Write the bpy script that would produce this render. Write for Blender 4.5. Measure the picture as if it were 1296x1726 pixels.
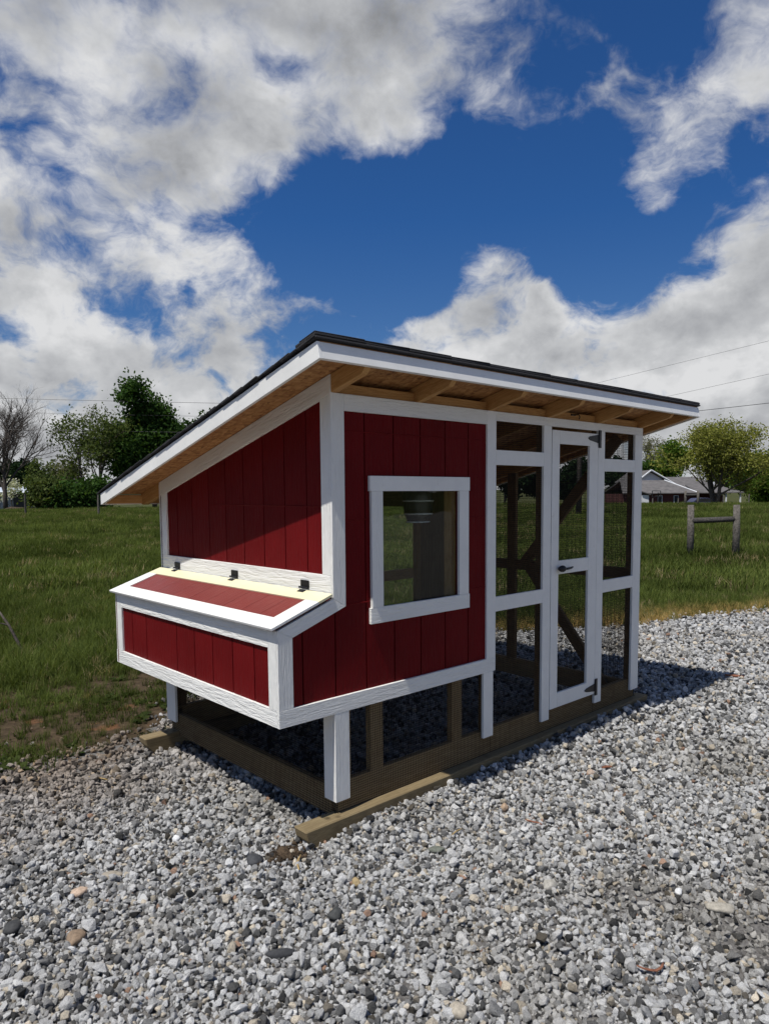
import bpy, bmesh, math, random
import numpy as np
from mathutils import Vector, Matrix, noise as mnoise

for o in list(bpy.data.objects): bpy.data.objects.remove(o)
scene = bpy.context.scene
COL = scene.collection
V = Vector

# ------------------------------------------------------------------ camera
FPX, CYPX = 1190.7, 932.98                     # focal length and optical centre in photograph pixels
CAM = V((-2.13525, -2.702, 1.713))
YAW = -0.7422
Rm = (Matrix.Rotation(YAW, 3, 'Z') @ Matrix.Rotation(-0.0832, 3, 'X') @ Matrix.Rotation(0.0085, 3, 'Y'))
RIGHT, FWD, UP = Rm.col[0].copy(), Rm.col[1].copy(), Rm.col[2].copy()
cd = bpy.data.cameras.new('camera'); cam = bpy.data.objects.new('camera', cd); COL.objects.link(cam)
cd.sensor_fit = 'VERTICAL'; cd.sensor_height = 36.0; cd.lens = 36.0 * FPX / 1726
cd.shift_y = (CYPX - 863) / 1726
cd.clip_start = 0.05; cd.clip_end = 3000
cam.matrix_world = Matrix(((RIGHT.x, UP.x, -FWD.x, CAM.x), (RIGHT.y, UP.y, -FWD.y, CAM.y), (RIGHT.z, UP.z, -FWD.z, CAM.z), (0, 0, 0, 1)))
scene.camera = cam
def ray(u, v): return RIGHT * ((u - 648) / FPX) + FWD - UP * ((v - CYPX) / FPX)
def at(u, v, d): return CAM + ray(u, v) * d    # a pixel's direction, at a depth chosen from what stands there

# ------------------------------------------------------------------ sun, sky, exposure
SUN_TO = V((-1.0, -0.10, 2.02)).normalized()
elev = math.asin(SUN_TO.z); azim = math.atan2(SUN_TO.x, SUN_TO.y)
sl = bpy.data.lights.new('sun', 'SUN'); sl.energy = 4.5; sl.angle = math.radians(0.53); sl.color = (1.0, 0.968, 0.92)
so = bpy.data.objects.new('sun', sl); COL.objects.link(so); so.rotation_euler = SUN_TO.to_track_quat('Z', 'Y').to_euler()
so.location = (-20, 0, 40)
scene.view_settings.view_transform = 'Standard'; scene.view_settings.look = 'None'
scene.view_settings.exposure = 0.12; scene.view_settings.gamma = 1.0; scene.view_settings.use_curve_mapping = False
SKY_STRENGTH = 0.058
CLOUD_STRENGTH = 0.95

class NT:
    """small helper around a node tree"""
    def __init__(s, tree): s.t = tree; s.n = tree.nodes; s.l = tree.links; s.x = 0
    def new(s, typ, **kw):
        n = s.n.new(typ); s.x += 40; n.location = (s.x, 0)
        for k, v in kw.items(): setattr(n, k, v)
        return n
    def put(s, sock, val):
        if hasattr(val, 'is_linked') or isinstance(val, bpy.types.NodeSocket): s.l.new(val, sock)
        else: sock.default_value = val
    def math(s, op, a, b=None, c=None, clamp=False):
        n = s.new('ShaderNodeMath', operation=op); n.use_clamp = clamp
        for i, v in enumerate((a, b, c)):
            if v is not None: s.put(n.inputs[i], v)
        return n.outputs[0]
    def vmath(s, op, a, b=None):
        n = s.new('ShaderNodeVectorMath', operation=op); s.put(n.inputs[0], a)
        if b is not None: s.put(n.inputs[1], b)
        return n.outputs['Value'] if op in ('DOT_PRODUCT', 'LENGTH') else n.outputs['Vector']
    def noise(s, vec, scale, detail=3, rough=0.5, dist=0.0, w=None, lac=2.0):
        n = s.new('ShaderNodeTexNoise'); n.noise_dimensions = '4D' if w is not None else '3D'
        s.put(n.inputs['Vector'], vec); n.inputs['Scale'].default_value = scale; n.inputs['Detail'].default_value = detail
        n.inputs['Roughness'].default_value = rough; n.inputs['Distortion'].default_value = dist; n.inputs['Lacunarity'].default_value = lac
        if w is not None: s.put(n.inputs['W'], w)
        return n.outputs[0]
    def ramp(s, f, stops, interp='LINEAR'):
        n = s.new('ShaderNodeValToRGB'); s.put(n.inputs[0], f); cr = n.color_ramp; cr.interpolation = interp
        while len(cr.elements) < len(stops): cr.elements.new(0.5)
        for e, (p, c) in zip(cr.elements, stops):
            e.position = p; e.color = (c if hasattr(c, '__len__') else (c, c, c)) + (1,) if not (hasattr(c, '__len__') and len(c) == 4) else c
        return n.outputs[0]
    def mix(s, fac, a, b, blend='MIX'):
        n = s.new('ShaderNodeMix', data_type='RGBA', blend_type=blend)
        s.put(n.inputs[0], fac)
        for i, v in ((6, a), (7, b)): s.put(n.inputs[i], v if not (isinstance(v, tuple) and len(v) == 3) else v + (1,))
        return n.outputs[2]
    def mapr(s, v, a, b, c=0.0, d=1.0, smooth=False):
        n = s.new('ShaderNodeMapRange'); s.put(n.inputs[0], v)
        if smooth: n.interpolation_type = 'SMOOTHSTEP'
        for i, x in enumerate((a, b, c, d)): s.put(n.inputs[i + 1], x)
        return n.outputs[0]

world = bpy.data.worlds.new('World'); scene.world = world; world.use_nodes = True
w = NT(world.node_tree); w.n.clear()
sky = w.new('ShaderNodeTexSky', sky_type='NISHITA'); sky.sun_disc = False
sky.sun_elevation = elev; sky.sun_rotation = azim; sky.altitude = 300; sky.air_density = 1.0; sky.dust_density = 0.35; sky.ozone_density = 3.0
D = w.new('ShaderNodeTexCoord').outputs['Generated']
sep = w.new('ShaderNodeSeparateXYZ'); w.l.new(D, sep.inputs[0])
sky_col = w.mix(w.mapr(sep.outputs[2], 0.0, 0.35, 0.35, 1.0), sky.outputs[0], (0.32, 0.74, 1.26), 'MULTIPLY')
squash = w.vmath('MULTIPLY', D, (1.0, 1.0, 1.35))
def layer(k): return w.vmath('ADD', squash, tuple(SUN_TO * k + V((3.1, 1.7, 0.4))))    # cloud noise over the sky's directions, shifted towards the sun
def fbm(vec):
    warp = w.new('ShaderNodeTexNoise'); w.l.new(vec, warp.inputs['Vector']); warp.inputs['Scale'].default_value = 7.0; warp.inputs['Detail'].default_value = 4
    vec = w.vmath('ADD', vec, w.vmath('MULTIPLY', w.vmath('SUBTRACT', warp.outputs['Color'], (0.5, 0.5, 0.5)), (0.12, 0.12, 0.12)))
    a = w.noise(vec, 3.6, 12, 0.58, 0.0)
    b = w.noise(vec, 11.0, 10, 0.62, 0.0)
    return w.math('ADD', w.math('MULTIPLY', a, 0.66), w.math('MULTIPLY', b, 0.34))
n0 = w.math('MULTIPLY_ADD', fbm(layer(0.0)), 1.55, -0.275)
def soft(vec): return w.noise(vec, 6.0, 6, 0.55, 0.1)       # the billows, for which side of them the sun reaches
s0 = soft(layer(0.0)); s1 = soft(layer(0.07))
# where clouds gather and where the sky opens, as directions
BLOBS = [(150, 170, 280, .13), (400, 120, 190, .11), (90, 370, 200, .13), (330, 340, 110, .11), (700, 80, 160, .14), (670, 235, 75, .12),
         (550, 190, 90, .08), (930, 140, 95, .21), (990, 115, 55, .14), (850, 200, 65, .17), (1010, 60, 60, .12), (1200, 150, 70, .05), (1080, 275, 75, .09), (1135, 215, 45, .04), (855, 470, 85, .16), (780, 540, 95, .16),
         (130, 490, 130, .14), (290, 560, 140, .17), (480, 575, 100, .17), (590, 555, 45, .12), (1240, 420, 120, .03), (1160, 560, 160, .15), (1000, 610, 120, .14), (920, 540, 60, .1),
         (40, 680, 180, .14), (640, 680, 220, .14), (1290, 700, 200, .14), (1240, 10, 70, .12), (920, 385, 45, .08), (940, 20, 110, .08), (690, 310, 35, .08), (1130, 80, 40, .07), (1270, 150, 50, .08),
         (650, 385, 120, -.28), (600, 440, 70, -.14), (930, 310, 90, -.14), (880, 320, 80, -.10), (1010, 450, 75, -.22), (1150, 465, 80, -.12), (1000, 440, 60, -.11), (560, 330, 55, -.12), (540, 565, 90, .14), (640, 600, 90, .14), (440, 500, 60, .06), (700, 560, 60, .1), (780, 330, 60, -.12), (1090, 80, 90, -.08), (330, 390, 60, -.13), (30, 570, 70, -.12), (470, 410, 70, -.13), (1190, 330, 60, -.05), (680, 480, 75, -.13), (1030, 430, 80, -.08), (1300, 290, 90, -.07), (1130, 420, 70, -.08), (810, 250, 50, -.06), (500, 120, 60, -.05), (1120, 10, 80, -.12), (10, 120, 60, -.06)]
acc = None
for (u, v, r, wt) in BLOBS:
    dv = ray(u, v).normalized(); rr = r / FPX; wt *= 0.75 if wt > 0 else 1.4
    e = w.math('EXPONENT', w.math('MULTIPLY_ADD', w.vmath('DOT_PRODUCT', D, tuple(dv)), 2 / rr ** 2, -2 / rr ** 2))
    acc = w.math('MULTIPLY', e, wt) if acc is None else w.math('MULTIPLY_ADD', e, wt, acc)
acc = w.math('MINIMUM', acc, 0.115)
low = w.mapr(sep.outputs[2], 0.22, 0.02, 0.0, 0.10, True)     # clouds crowd together towards the horizon all round
dens = w.math('ADD', w.math('ADD', w.math('ADD', n0, acc), low), -0.522)
alpha = w.mapr(dens, -0.06, w.mapr(sep.outputs[2], 0.15, 0.55, 0.075, 0.25), 0, 1, True)   # low cumulus have firm edges, high cloud frays
thick = w.mapr(dens, 0.05, 0.34, 0, 1, True)
lit = w.math('MULTIPLY_ADD', w.math('SUBTRACT', s0, s1), 1.5, w.math('MULTIPLY_ADD', n0, 0.75, 0.50))
shade = w.math('SUBTRACT', lit, w.math('MULTIPLY', thick, 0.42), clamp=True)
ccol = w.ramp(shade, [(0.0, (0.165, 0.172, 0.185)), (0.3, (0.255, 0.262, 0.275)), (0.55, (0.385, 0.395, 0.415)), (0.8, (0.535, 0.545, 0.56)), (1.0, (0.70, 0.705, 0.715))])
bg1 = w.new('ShaderNodeBackground'); w.l.new(sky_col, bg1.inputs[0]); bg1.inputs[1].default_value = SKY_STRENGTH
bg2 = w.new('ShaderNodeBackground'); w.l.new(ccol, bg2.inputs[0]); bg2.inputs[1].default_value = CLOUD_STRENGTH
mx = w.new('ShaderNodeMixShader'); w.l.new(alpha, mx.inputs[0]); w.l.new(bg1.outputs[0], mx.inputs[1]); w.l.new(bg2.outputs[0], mx.inputs[2])
wo = w.new('ShaderNodeOutputWorld'); w.l.new(mx.outputs[0], wo.inputs[0])

# ------------------------------------------------------------------ materials
MATS = {}
def mat(name):
    m = bpy.data.materials.new(name); m.use_nodes = True; MATS[name] = m
    t = NT(m.node_tree); b = t.n['Principled BSDF']
    return m, t, b
def grain_coords(t, sx, sy, sz):
    tc = t.new('ShaderNodeTexCoord').outputs['Object']
    mp = t.new('ShaderNodeMapping'); t.l.new(tc, mp.inputs[0]); mp.inputs['Scale'].default_value = (sx, sy, sz)
    rnd = t.new('ShaderNodeObjectInfo').outputs['Random']
    return tc, mp.outputs[0], t.math('MULTIPLY', rnd, 37.0), rnd
def bump(t, b, h, strength, dist):
    n = t.new('ShaderNodeBump'); n.inputs['Strength'].default_value = strength; n.inputs['Distance'].default_value = dist
    t.l.new(h, n.inputs['Height']); t.l.new(n.outputs[0], b.inputs['Normal'])

def paint(name, c_lo, c_hi, rough, bumpd, spec=0.4):
    m, t, b = mat(name)
    tc, gv, wv, rnd = grain_coords(t, 9, 75, 75)
    g = t.noise(gv, 1.0, 4, 0.6, 0.6, wv)
    g2 = t.ramp(g, [(0.36, 0.0), (0.5, 0.55), (0.64, 1.0)])
    big = t.noise(tc, 2.2, 4, 0.6, 0, wv)
    c = t.mix(t.mapr(big, 0.3, 0.7), c_lo, c_hi)
    c = t.mix(t.math('MULTIPLY', t.mapr(g, 0.30, 0.42, 1, 0), 0.22), c, tuple(x * 0.55 for x in c_lo))
    vv = t.new('ShaderNodeTexVoronoi'); vv.inputs['Scale'].default_value = 6.5; t.l.new(tc, vv.inputs['Vector'])
    c = t.mix(t.mapr(vv.outputs['Distance'], 0.018, 0.026, 0.45, 0.0), c, tuple(x * 0.35 for x in c_lo))
    t.l.new(c, b.inputs['Base Color'])
    t.l.new(t.mapr(g, 0.3, 0.7, rough - 0.07, rough + 0.1), b.inputs['Roughness']); b.inputs['Specular IOR Level'].default_value = spec
    fine = t.noise(tc, 420, 2, 0.5)
    bump(t, b, t.math('ADD', g2, t.math('MULTIPLY', fine, 0.12)), 0.8, bumpd)
    return m
WHITE = paint('white_paint', (0.75, 0.74, 0.69), (0.82, 0.81, 0.76), 0.45, 0.0034)
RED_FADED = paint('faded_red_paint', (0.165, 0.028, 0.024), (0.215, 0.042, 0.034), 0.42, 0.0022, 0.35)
# smooth painted boards: weathering smears and nail dents instead of embossed grain
m, t, b = mat('white_smooth_paint')
tc, gv, wv, rnd = grain_coords(t, 5, 34, 34)
g = t.noise(gv, 1.0, 5, 0.62, 0.4, wv); big = t.noise(tc, 6, 5, 0.65, 0, wv)
c = t.mix(t.mapr(big, 0.35, 0.7), (0.74, 0.73, 0.685), (0.82, 0.81, 0.76))
c = t.mix(t.math('MULTIPLY', t.mapr(t.noise(tc, 26, 4, 0.7, 0, wv), 0.60, 0.72), 0.30), c, (0.46, 0.42, 0.36))
vv = t.new('ShaderNodeTexVoronoi'); vv.inputs['Scale'].default_value = 6.5; t.l.new(tc, vv.inputs['Vector'])
c = t.mix(t.mapr(vv.outputs['Distance'], 0.018, 0.026, 0.45, 0.0), c, (0.22, 0.20, 0.18))
t.l.new(c, b.inputs['Base Color']); b.inputs['Roughness'].default_value = 0.45
bump(t, b, g, 0.35, 0.0012); WHITE_S = m
# unprimed cream board of the lid
m, t, b = mat('cream_paint')
tc, gv, wv, rnd = grain_coords(t, 5, 34, 34)
t.l.new(t.mix(t.noise(tc, 6, 4, 0.6, 0, wv), (0.70, 0.64, 0.40), (0.76, 0.71, 0.48)), b.inputs['Base Color']); b.inputs['Roughness'].default_value = 0.5
bump(t, b, t.noise(gv, 1, 4, 0.6, 0.3, wv), 0.3, 0.001); CREAM = m
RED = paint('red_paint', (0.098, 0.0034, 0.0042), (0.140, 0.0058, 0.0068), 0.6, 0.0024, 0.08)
m, t, b = mat('red_groove'); b.inputs['Base Color'].default_value = (0.09, 0.007, 0.009, 1); b.inputs['Roughness'].default_value = 0.6; RED_D = m

def lumber(name, lo, hi, knot, rough=0.7):
    m, t, b = mat(name)
    tc, gv, wv, rnd = grain_coords(t, 1.3, 26, 26)
    g = t.noise(gv, 1.0, 5, 0.6, 1.8, wv)
    lines = t.math('FRACT', t.math('MULTIPLY', g, 9.0))
    lines = t.mapr(t.math('ABSOLUTE', t.math('SUBTRACT', lines, 0.5)), 0.0, 0.5)
    c = t.mix(lines, lo, hi)
    blot = t.noise(tc, 7, 4, 0.6, 0.2, wv)
    c = t.mix(t.mapr(blot, 0.56, 0.72, 0, 0.55), c, knot)
    vv = t.new('ShaderNodeTexVoronoi'); vv.inputs['Scale'].default_value = 4.0; t.l.new(tc, vv.inputs['Vector'])
    kn = t.mapr(vv.outputs['Distance'], 0.03, 0.09, 1, 0)
    c = t.mix(t.math('MULTIPLY', kn, 0.8), c, tuple(x * 0.4 for x in knot))
    c = t.mix(t.math('MULTIPLY', rnd, 0.25), c, knot)
    t.l.new(c, b.inputs['Base Color']); b.inputs['Roughness'].default_value = rough; b.inputs['Specular IOR Level'].default_value = 0.25
    bump(t, b, t.math('ADD', g, t.math('MULTIPLY', t.noise(tc, 180, 3, 0.6), 0.3)), 0.5, 0.0012)
    return m
PINE = lumber('pine_lumber', (0.42, 0.22, 0.075), (0.60, 0.36, 0.14), (0.30, 0.13, 0.04))
TREATED = lumber('treated_lumber', (0.165, 0.122, 0.062), (0.27, 0.21, 0.115), (0.10, 0.072, 0.038), 0.85)
SILL = lumber('sill_lumber', (0.27, 0.18, 0.085), (0.40, 0.29, 0.15), (0.15, 0.085, 0.04), 0.85)
FRAME = lumber('brown_lumber', (0.17, 0.105, 0.05), (0.27, 0.18, 0.09), (0.10, 0.055, 0.028), 0.85)
# strand board
m, t, b = mat('strand_board')
tc = t.new('ShaderNodeTexCoord').outputs['Object']
mp = t.new('ShaderNodeMapping'); t.l.new(tc, mp.inputs[0]); mp.inputs['Scale'].default_value = (26, 60, 30); mp.inputs['Rotation'].default_value = (0, 0, 0.6)
vo = t.new('ShaderNodeTexVoronoi'); vo.inputs['Scale'].default_value = 1.0; t.l.new(mp.outputs[0], vo.inputs['Vector'])
mp2 = t.new('ShaderNodeMapping'); t.l.new(tc, mp2.inputs[0]); mp2.inputs['Scale'].default_value = (60, 24, 30); mp2.inputs['Rotation'].default_value = (0, 0, -0.3)
vo2 = t.new('ShaderNodeTexVoronoi'); vo2.inputs['Scale'].default_value = 1.0; t.l.new(mp2.outputs[0], vo2.inputs['Vector'])
f = t.mix(0.5, vo.outputs['Color'], vo2.outputs['Color'])
c = t.ramp(t.math('ADD', t.vmath('LENGTH', f), -0.35), [(0.0, (0.14, 0.05, 0.014)), (0.5, (0.33, 0.15, 0.045)), (1.0, (0.50, 0.27, 0.10))])
t.l.new(c, b.inputs['Base Color']); b.inputs['Roughness'].default_value = 0.75
bump(t, b, vo.outputs['Distance'], 0.4, 0.002); OSB = m
# shingles
m, t, b = mat('asphalt_shingle')
tc = t.new('ShaderNodeTexCoord').outputs['Object']
g = t.noise(tc, 420, 3, 0.7)
t.l.new(t.ramp(g, [(0.3, (0.006, 0.006, 0.007)), (0.7, (0.034, 0.033, 0.035))]), b.inputs['Base Color']); b.inputs['Roughness'].default_value = 0.85
bump(t, b, g, 0.8, 0.002); SHINGLE = m
m, t, b = mat('black_iron'); b.inputs['Base Color'].default_value = (0.012, 0.012, 0.013, 1); b.inputs['Roughness'].default_value = 0.42; b.inputs['Metallic'].default_value = 0.3; IRON = m
tc = t.new('ShaderNodeTexCoord').outputs['Object']; bump(t, b, t.noise(tc, 220, 3, 0.6), 0.3, 0.0005)
m, t, b = mat('black_wire'); b.inputs['Base Color'].default_value = (0.007, 0.007, 0.007, 1); b.inputs['Roughness'].default_value = 0.75; b.inputs['Specular IOR Level'].default_value = 0.12; WIRE = m
m, t, b = mat('steel'); b.inputs['Base Color'].default_value = (0.45, 0.46, 0.47, 1); b.inputs['Metallic'].default_value = 0.9; b.inputs['Roughness'].default_value = 0.4; STEEL = m
m, t, b = mat('vessel_plastic'); b.inputs['Base Color'].default_value = (0.03, 0.03, 0.032, 1); b.inputs['Roughness'].default_value = 0.25; VESSEL = m
m, t, b = mat('feeder_rim'); b.inputs['Base Color'].default_value = (0.80, 0.80, 0.80, 1); b.inputs['Roughness'].default_value = 0.35; RIM = m
# window glass: clear with a Fresnel reflection
m, t, b = mat('window_glass'); t.n.remove(b)
tr = t.new('ShaderNodeBsdfTransparent'); tr.inputs[0].default_value = (0.86, 0.89, 0.87, 1)
gl = t.new('ShaderNodeBsdfGlossy'); gl.inputs['Roughness'].default_value = 0.015
tc = t.new('ShaderNodeTexCoord').outputs['Object']
bn = t.new('ShaderNodeBump'); bn.inputs['Strength'].default_value = 0.12; bn.inputs['Distance'].default_value = 0.004; t.l.new(t.noise(tc, 5, 2), bn.inputs['Height']); t.l.new(bn.outputs[0], gl.inputs['Normal'])
fr = t.new('ShaderNodeFresnel'); t.l.new(t.math('MULTIPLY_ADD', t.new('ShaderNodeNewGeometry').outputs['Backfacing'], 1 / 1.5 - 1.5, 1.5), fr.inputs[0])
ms = t.new('ShaderNodeMixShader'); t.l.new(t.math('MULTIPLY', fr.outputs[0], 0.6, clamp=True), ms.inputs[0]); t.l.new(tr.outputs[0], ms.inputs[1]); t.l.new(gl.outputs[0], ms.inputs[2])
t.l.new(ms.outputs[0], t.n['Material Output'].inputs[0]); GLASS = m

def simple(name, lo, hi, scale, rough=0.8, bd=0.0, det=4):
    m, t, b = mat(name); tc = t.new('ShaderNodeTexCoord').outputs['Object']
    n = t.noise(tc, scale, det, 0.65)
    t.l.new(t.ramp(n, [(0.3, lo), (0.7, hi)]), b.inputs['Base Color']); b.inputs['Roughness'].default_value = rough; b.inputs['Specular IOR Level'].default_value = 0.3
    if bd: bump(t, b, n, 0.7, bd)
    return m
BARK = simple('bark', (0.035, 0.028, 0.022), (0.12, 0.10, 0.085), 14, 0.9, 0.02)
BARK_PALE = simple('pale_bark', (0.10, 0.09, 0.075), (0.22, 0.20, 0.17), 12, 0.9, 0.02)
OLDPOST = simple('weathered_post', (0.04, 0.036, 0.03), (0.17, 0.152, 0.128), 22, 0.9, 0.006)
DARKRAIL = simple('dark_weathered_rail', (0.02, 0.02, 0.018), (0.10, 0.09, 0.08), 30, 0.9, 0.006)
HROOF = simple('grey_roof', (0.085, 0.08, 0.078), (0.15, 0.14, 0.135), 1.5, 0.9)
HWHITE = simple('white_siding', (0.55, 0.56, 0.57), (0.68, 0.69, 0.70), 1.0, 0.7)
HBRICK = simple('red_brick', (0.055, 0.020, 0.018), (0.12, 0.040, 0.034), 9, 0.9)
HDARK = simple('near_black', (0.012, 0.012, 0.014), (0.03, 0.03, 0.033), 2, 0.5)  # near black for panes, hoop frame and the shed bay's painted shade
BARNW = simple('barn_siding', (0.24, 0.25, 0.26), (0.40, 0.41, 0.42), 2, 0.8)
BARNR = simple('metal_roof', (0.42, 0.47, 0.52), (0.58, 0.63, 0.68), 1.5, 0.4)
CARB = simple('car_paint', (0.03, 0.035, 0.07), (0.045, 0.05, 0.10), 2, 0.25)
TYRE = simple('tyre', (0.01, 0.01, 0.01), (0.02, 0.02, 0.02), 8, 0.8)
SOILM = simple('soil', (0.03, 0.022, 0.015), (0.09, 0.06, 0.04), 6, 0.95, 0.03)
BARKCHIP = simple('red_bark_chip', (0.12, 0.045, 0.025), (0.28, 0.12, 0.07), 40, 0.9, 0.003)
STRAW = simple('dry_straw', (0.25, 0.17, 0.07), (0.42, 0.30, 0.13), 40, 0.9)

def leaf_mat(name, cols, trans=0.35):
    m, t, b = mat(name); t.n.remove(b)
    isl = t.new('ShaderNodeNewGeometry').outputs['Random Per Island']
    k = len(cols)
    c = t.ramp(isl, [(i / (k - 1), cc) for i, cc in enumerate(cols)])
    d = t.new('ShaderNodeBsdfDiffuse'); t.l.new(c, d.inputs[0])
    tl = t.new('ShaderNodeBsdfTranslucent'); t.l.new(t.mix(1.0, c, (1.25, 1.3, 0.6), 'MULTIPLY'), tl.inputs[0])
    ms = t.new('ShaderNodeMixShader'); ms.inputs[0].default_value = trans
    t.l.new(d.outputs[0], ms.inputs[1]); t.l.new(tl.outputs[0], ms.inputs[2]); t.l.new(ms.outputs[0], t.n['Material Output'].inputs[0])
    return m
LEAF_DARK = leaf_mat('dark_leaves', [(0.025, 0.053, 0.015), (0.044, 0.088, 0.022), (0.069, 0.119, 0.031)])
LEAF_MID = leaf_mat('olive_leaves', [(0.047, 0.068, 0.022), (0.081, 0.108, 0.032), (0.115, 0.135, 0.047)])
LEAF_LIGHT = leaf_mat('spring_leaves', [(0.136, 0.152, 0.035), (0.208, 0.216, 0.048), (0.272, 0.264, 0.077)])
LEAF_FRESH = leaf_mat('fresh_leaves', [(0.054, 0.101, 0.016), (0.095, 0.162, 0.024), (0.135, 0.203, 0.041)])
LEAF_PINE = leaf_mat('pine_needles', [(0.010, 0.022, 0.010), (0.018, 0.034, 0.014), (0.030, 0.048, 0.018)], 0.1)
LEAF_BUD = leaf_mat('grey_buds', [(0.126, 0.119, 0.084), (0.168, 0.168, 0.105), (0.210, 0.196, 0.140)])
BLOSSOM = leaf_mat('white_blossom', [(0.45, 0.45, 0.38), (0.6, 0.6, 0.52), (0.7, 0.7, 0.62)])

# grass and stones read colour from the point they stand on
def inst_attr(t, name):
    a = t.new('ShaderNodeAttribute'); a.attribute_type = 'INSTANCER'; a.attribute_name = name; return a
m, t, b = mat('grass_blades'); t.n.remove(b)
a = inst_attr(t, 'tint').outputs['Color']
isl = t.new('ShaderNodeNewGeometry').outputs['Random Per Island']
c = t.mix(t.mapr(isl, 0, 1, 0.0, 0.75), a, t.mix(1.0, a, (1.7, 1.45, 1.25), 'MULTIPLY'))
d = t.new('ShaderNodeBsdfDiffuse'); t.l.new(c, d.inputs[0])
tl = t.new('ShaderNodeBsdfTranslucent'); t.l.new(t.mix(1.0, c, (1.2, 1.25, 0.6), 'MULTIPLY'), tl.inputs[0])
ms = t.new('ShaderNodeMixShader'); ms.inputs[0].default_value = 0.35
t.l.new(d.outputs[0], ms.inputs[1]); t.l.new(tl.outputs[0], ms.inputs[2]); t.l.new(ms.outputs[0], t.n['Material Output'].inputs[0]); GRASS = m

def stone_nodes(t, b, base):
    tc = t.new('ShaderNodeTexCoord').outputs['Object']
    n = t.noise(tc, 3.2, 5, 0.75); n2 = t.noise(tc, 9.0, 3, 0.7)
    c = t.mix(t.mapr(n, 0.35, 0.65, 0.0, 0.5), base, t.mix(1.0, base, (1.35, 1.33, 1.30), 'MULTIPLY'))
    c = t.mix(t.mapr(n2, 0.54, 0.62, 0, 0.75), c, t.mix(1.0, base, (0.38, 0.38, 0.40), 'MULTIPLY'))
    t.l.new(c, b.inputs['Base Color']); b.inputs['Roughness'].default_value = 0.8; b.inputs['Specular IOR Level'].default_value = 0.25
    bump(t, b, n, 0.6, 0.12)
m, t, b = mat('gravel_stone'); stone_nodes(t, b, inst_attr(t, 'tint').outputs['Color']); STONE = m
def rock_mat(name, col):
    m, t, b = mat(name); tc = t.new('ShaderNodeTexCoord').outputs['Object']
    n = t.noise(tc, 60, 5, 0.7)
    t.l.new(t.ramp(n, [(0.3, tuple(x * 0.6 for x in col)), (0.7, tuple(min(1, x * 1.2) for x in col))]), b.inputs['Base Color']); b.inputs['Roughness'].default_value = 0.8
    bump(t, b, n, 0.6, 0.004); return m

# ------------------------------------------------------------------ object helpers
WM = {}          # parts that carry a rotated frame of their own: their children are given in coop coordinates
def hang(o, parent):
    o.parent = parent
    if parent is not None and parent.name in WM: o.matrix_parent_inverse = WM[parent.name].inverted()
def mk(name, me, m=None, parent=None, mw=None):
    o = bpy.data.objects.new(name, me); COL.objects.link(o)
    if m is not None and not me.materials: me.materials.append(m)
    if mw is not None: o.matrix_world = mw
    if parent is not None: hang(o, parent)
    return o
def thing(name, label, cat, loc=(0, 0, 0), rz=0.0, group=None):
    o = bpy.data.objects.new(name, None); COL.objects.link(o); o.location = loc; o.rotation_euler = (0, 0, rz); o.empty_display_size = 0.2
    return tag(o, label, cat, group)
def tag(o, label, cat, group=None):
    o['label'] = label; o['category'] = cat
    if group: o['group'] = group
    return o
def from_bm(bm, name, smooth=False):
    me = bpy.data.meshes.new(name); bm.to_mesh(me); bm.free()
    if smooth: me.polygons.foreach_set('use_smooth', [True] * len(me.polygons))
    return me
def box_bm(lx, ly, lz, bev=0.0015):
    bm = bmesh.new(); bmesh.ops.create_cube(bm, size=1.0)
    for v in bm.verts: v.co = V((v.co.x * lx, v.co.y * ly, v.co.z * lz))
    if bev: bmesh.ops.bevel(bm, geom=list(bm.edges), offset=bev, segments=1, affect='EDGES', clamp_overlap=True)
    return bm
def board(name, parent, p0, p1, width, thick, nrm, m, bev=0.0015):
    """a board from p0 to p1 (centre line), local X along its grain"""
    p0, p1, nrm = V(p0), V(p1), V(nrm)
    X = (p1 - p0); L = X.length; X.normalize(); Z = (nrm - X * nrm.dot(X)).normalized(); Y = Z.cross(X)
    c = (p0 + p1) / 2
    mw = Matrix(((X.x, Y.x, Z.x, c.x), (X.y, Y.y, Z.y, c.y), (X.z, Y.z, Z.z, c.z), (0, 0, 0, 1)))
    me = from_bm(box_bm(L, width, thick, bev), name); me.materials.append(m)
    o = bpy.data.objects.new(name, me); COL.objects.link(o); hang(o, parent)
    o.matrix_basis = mw; WM[o.name] = mw
    return o
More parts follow.
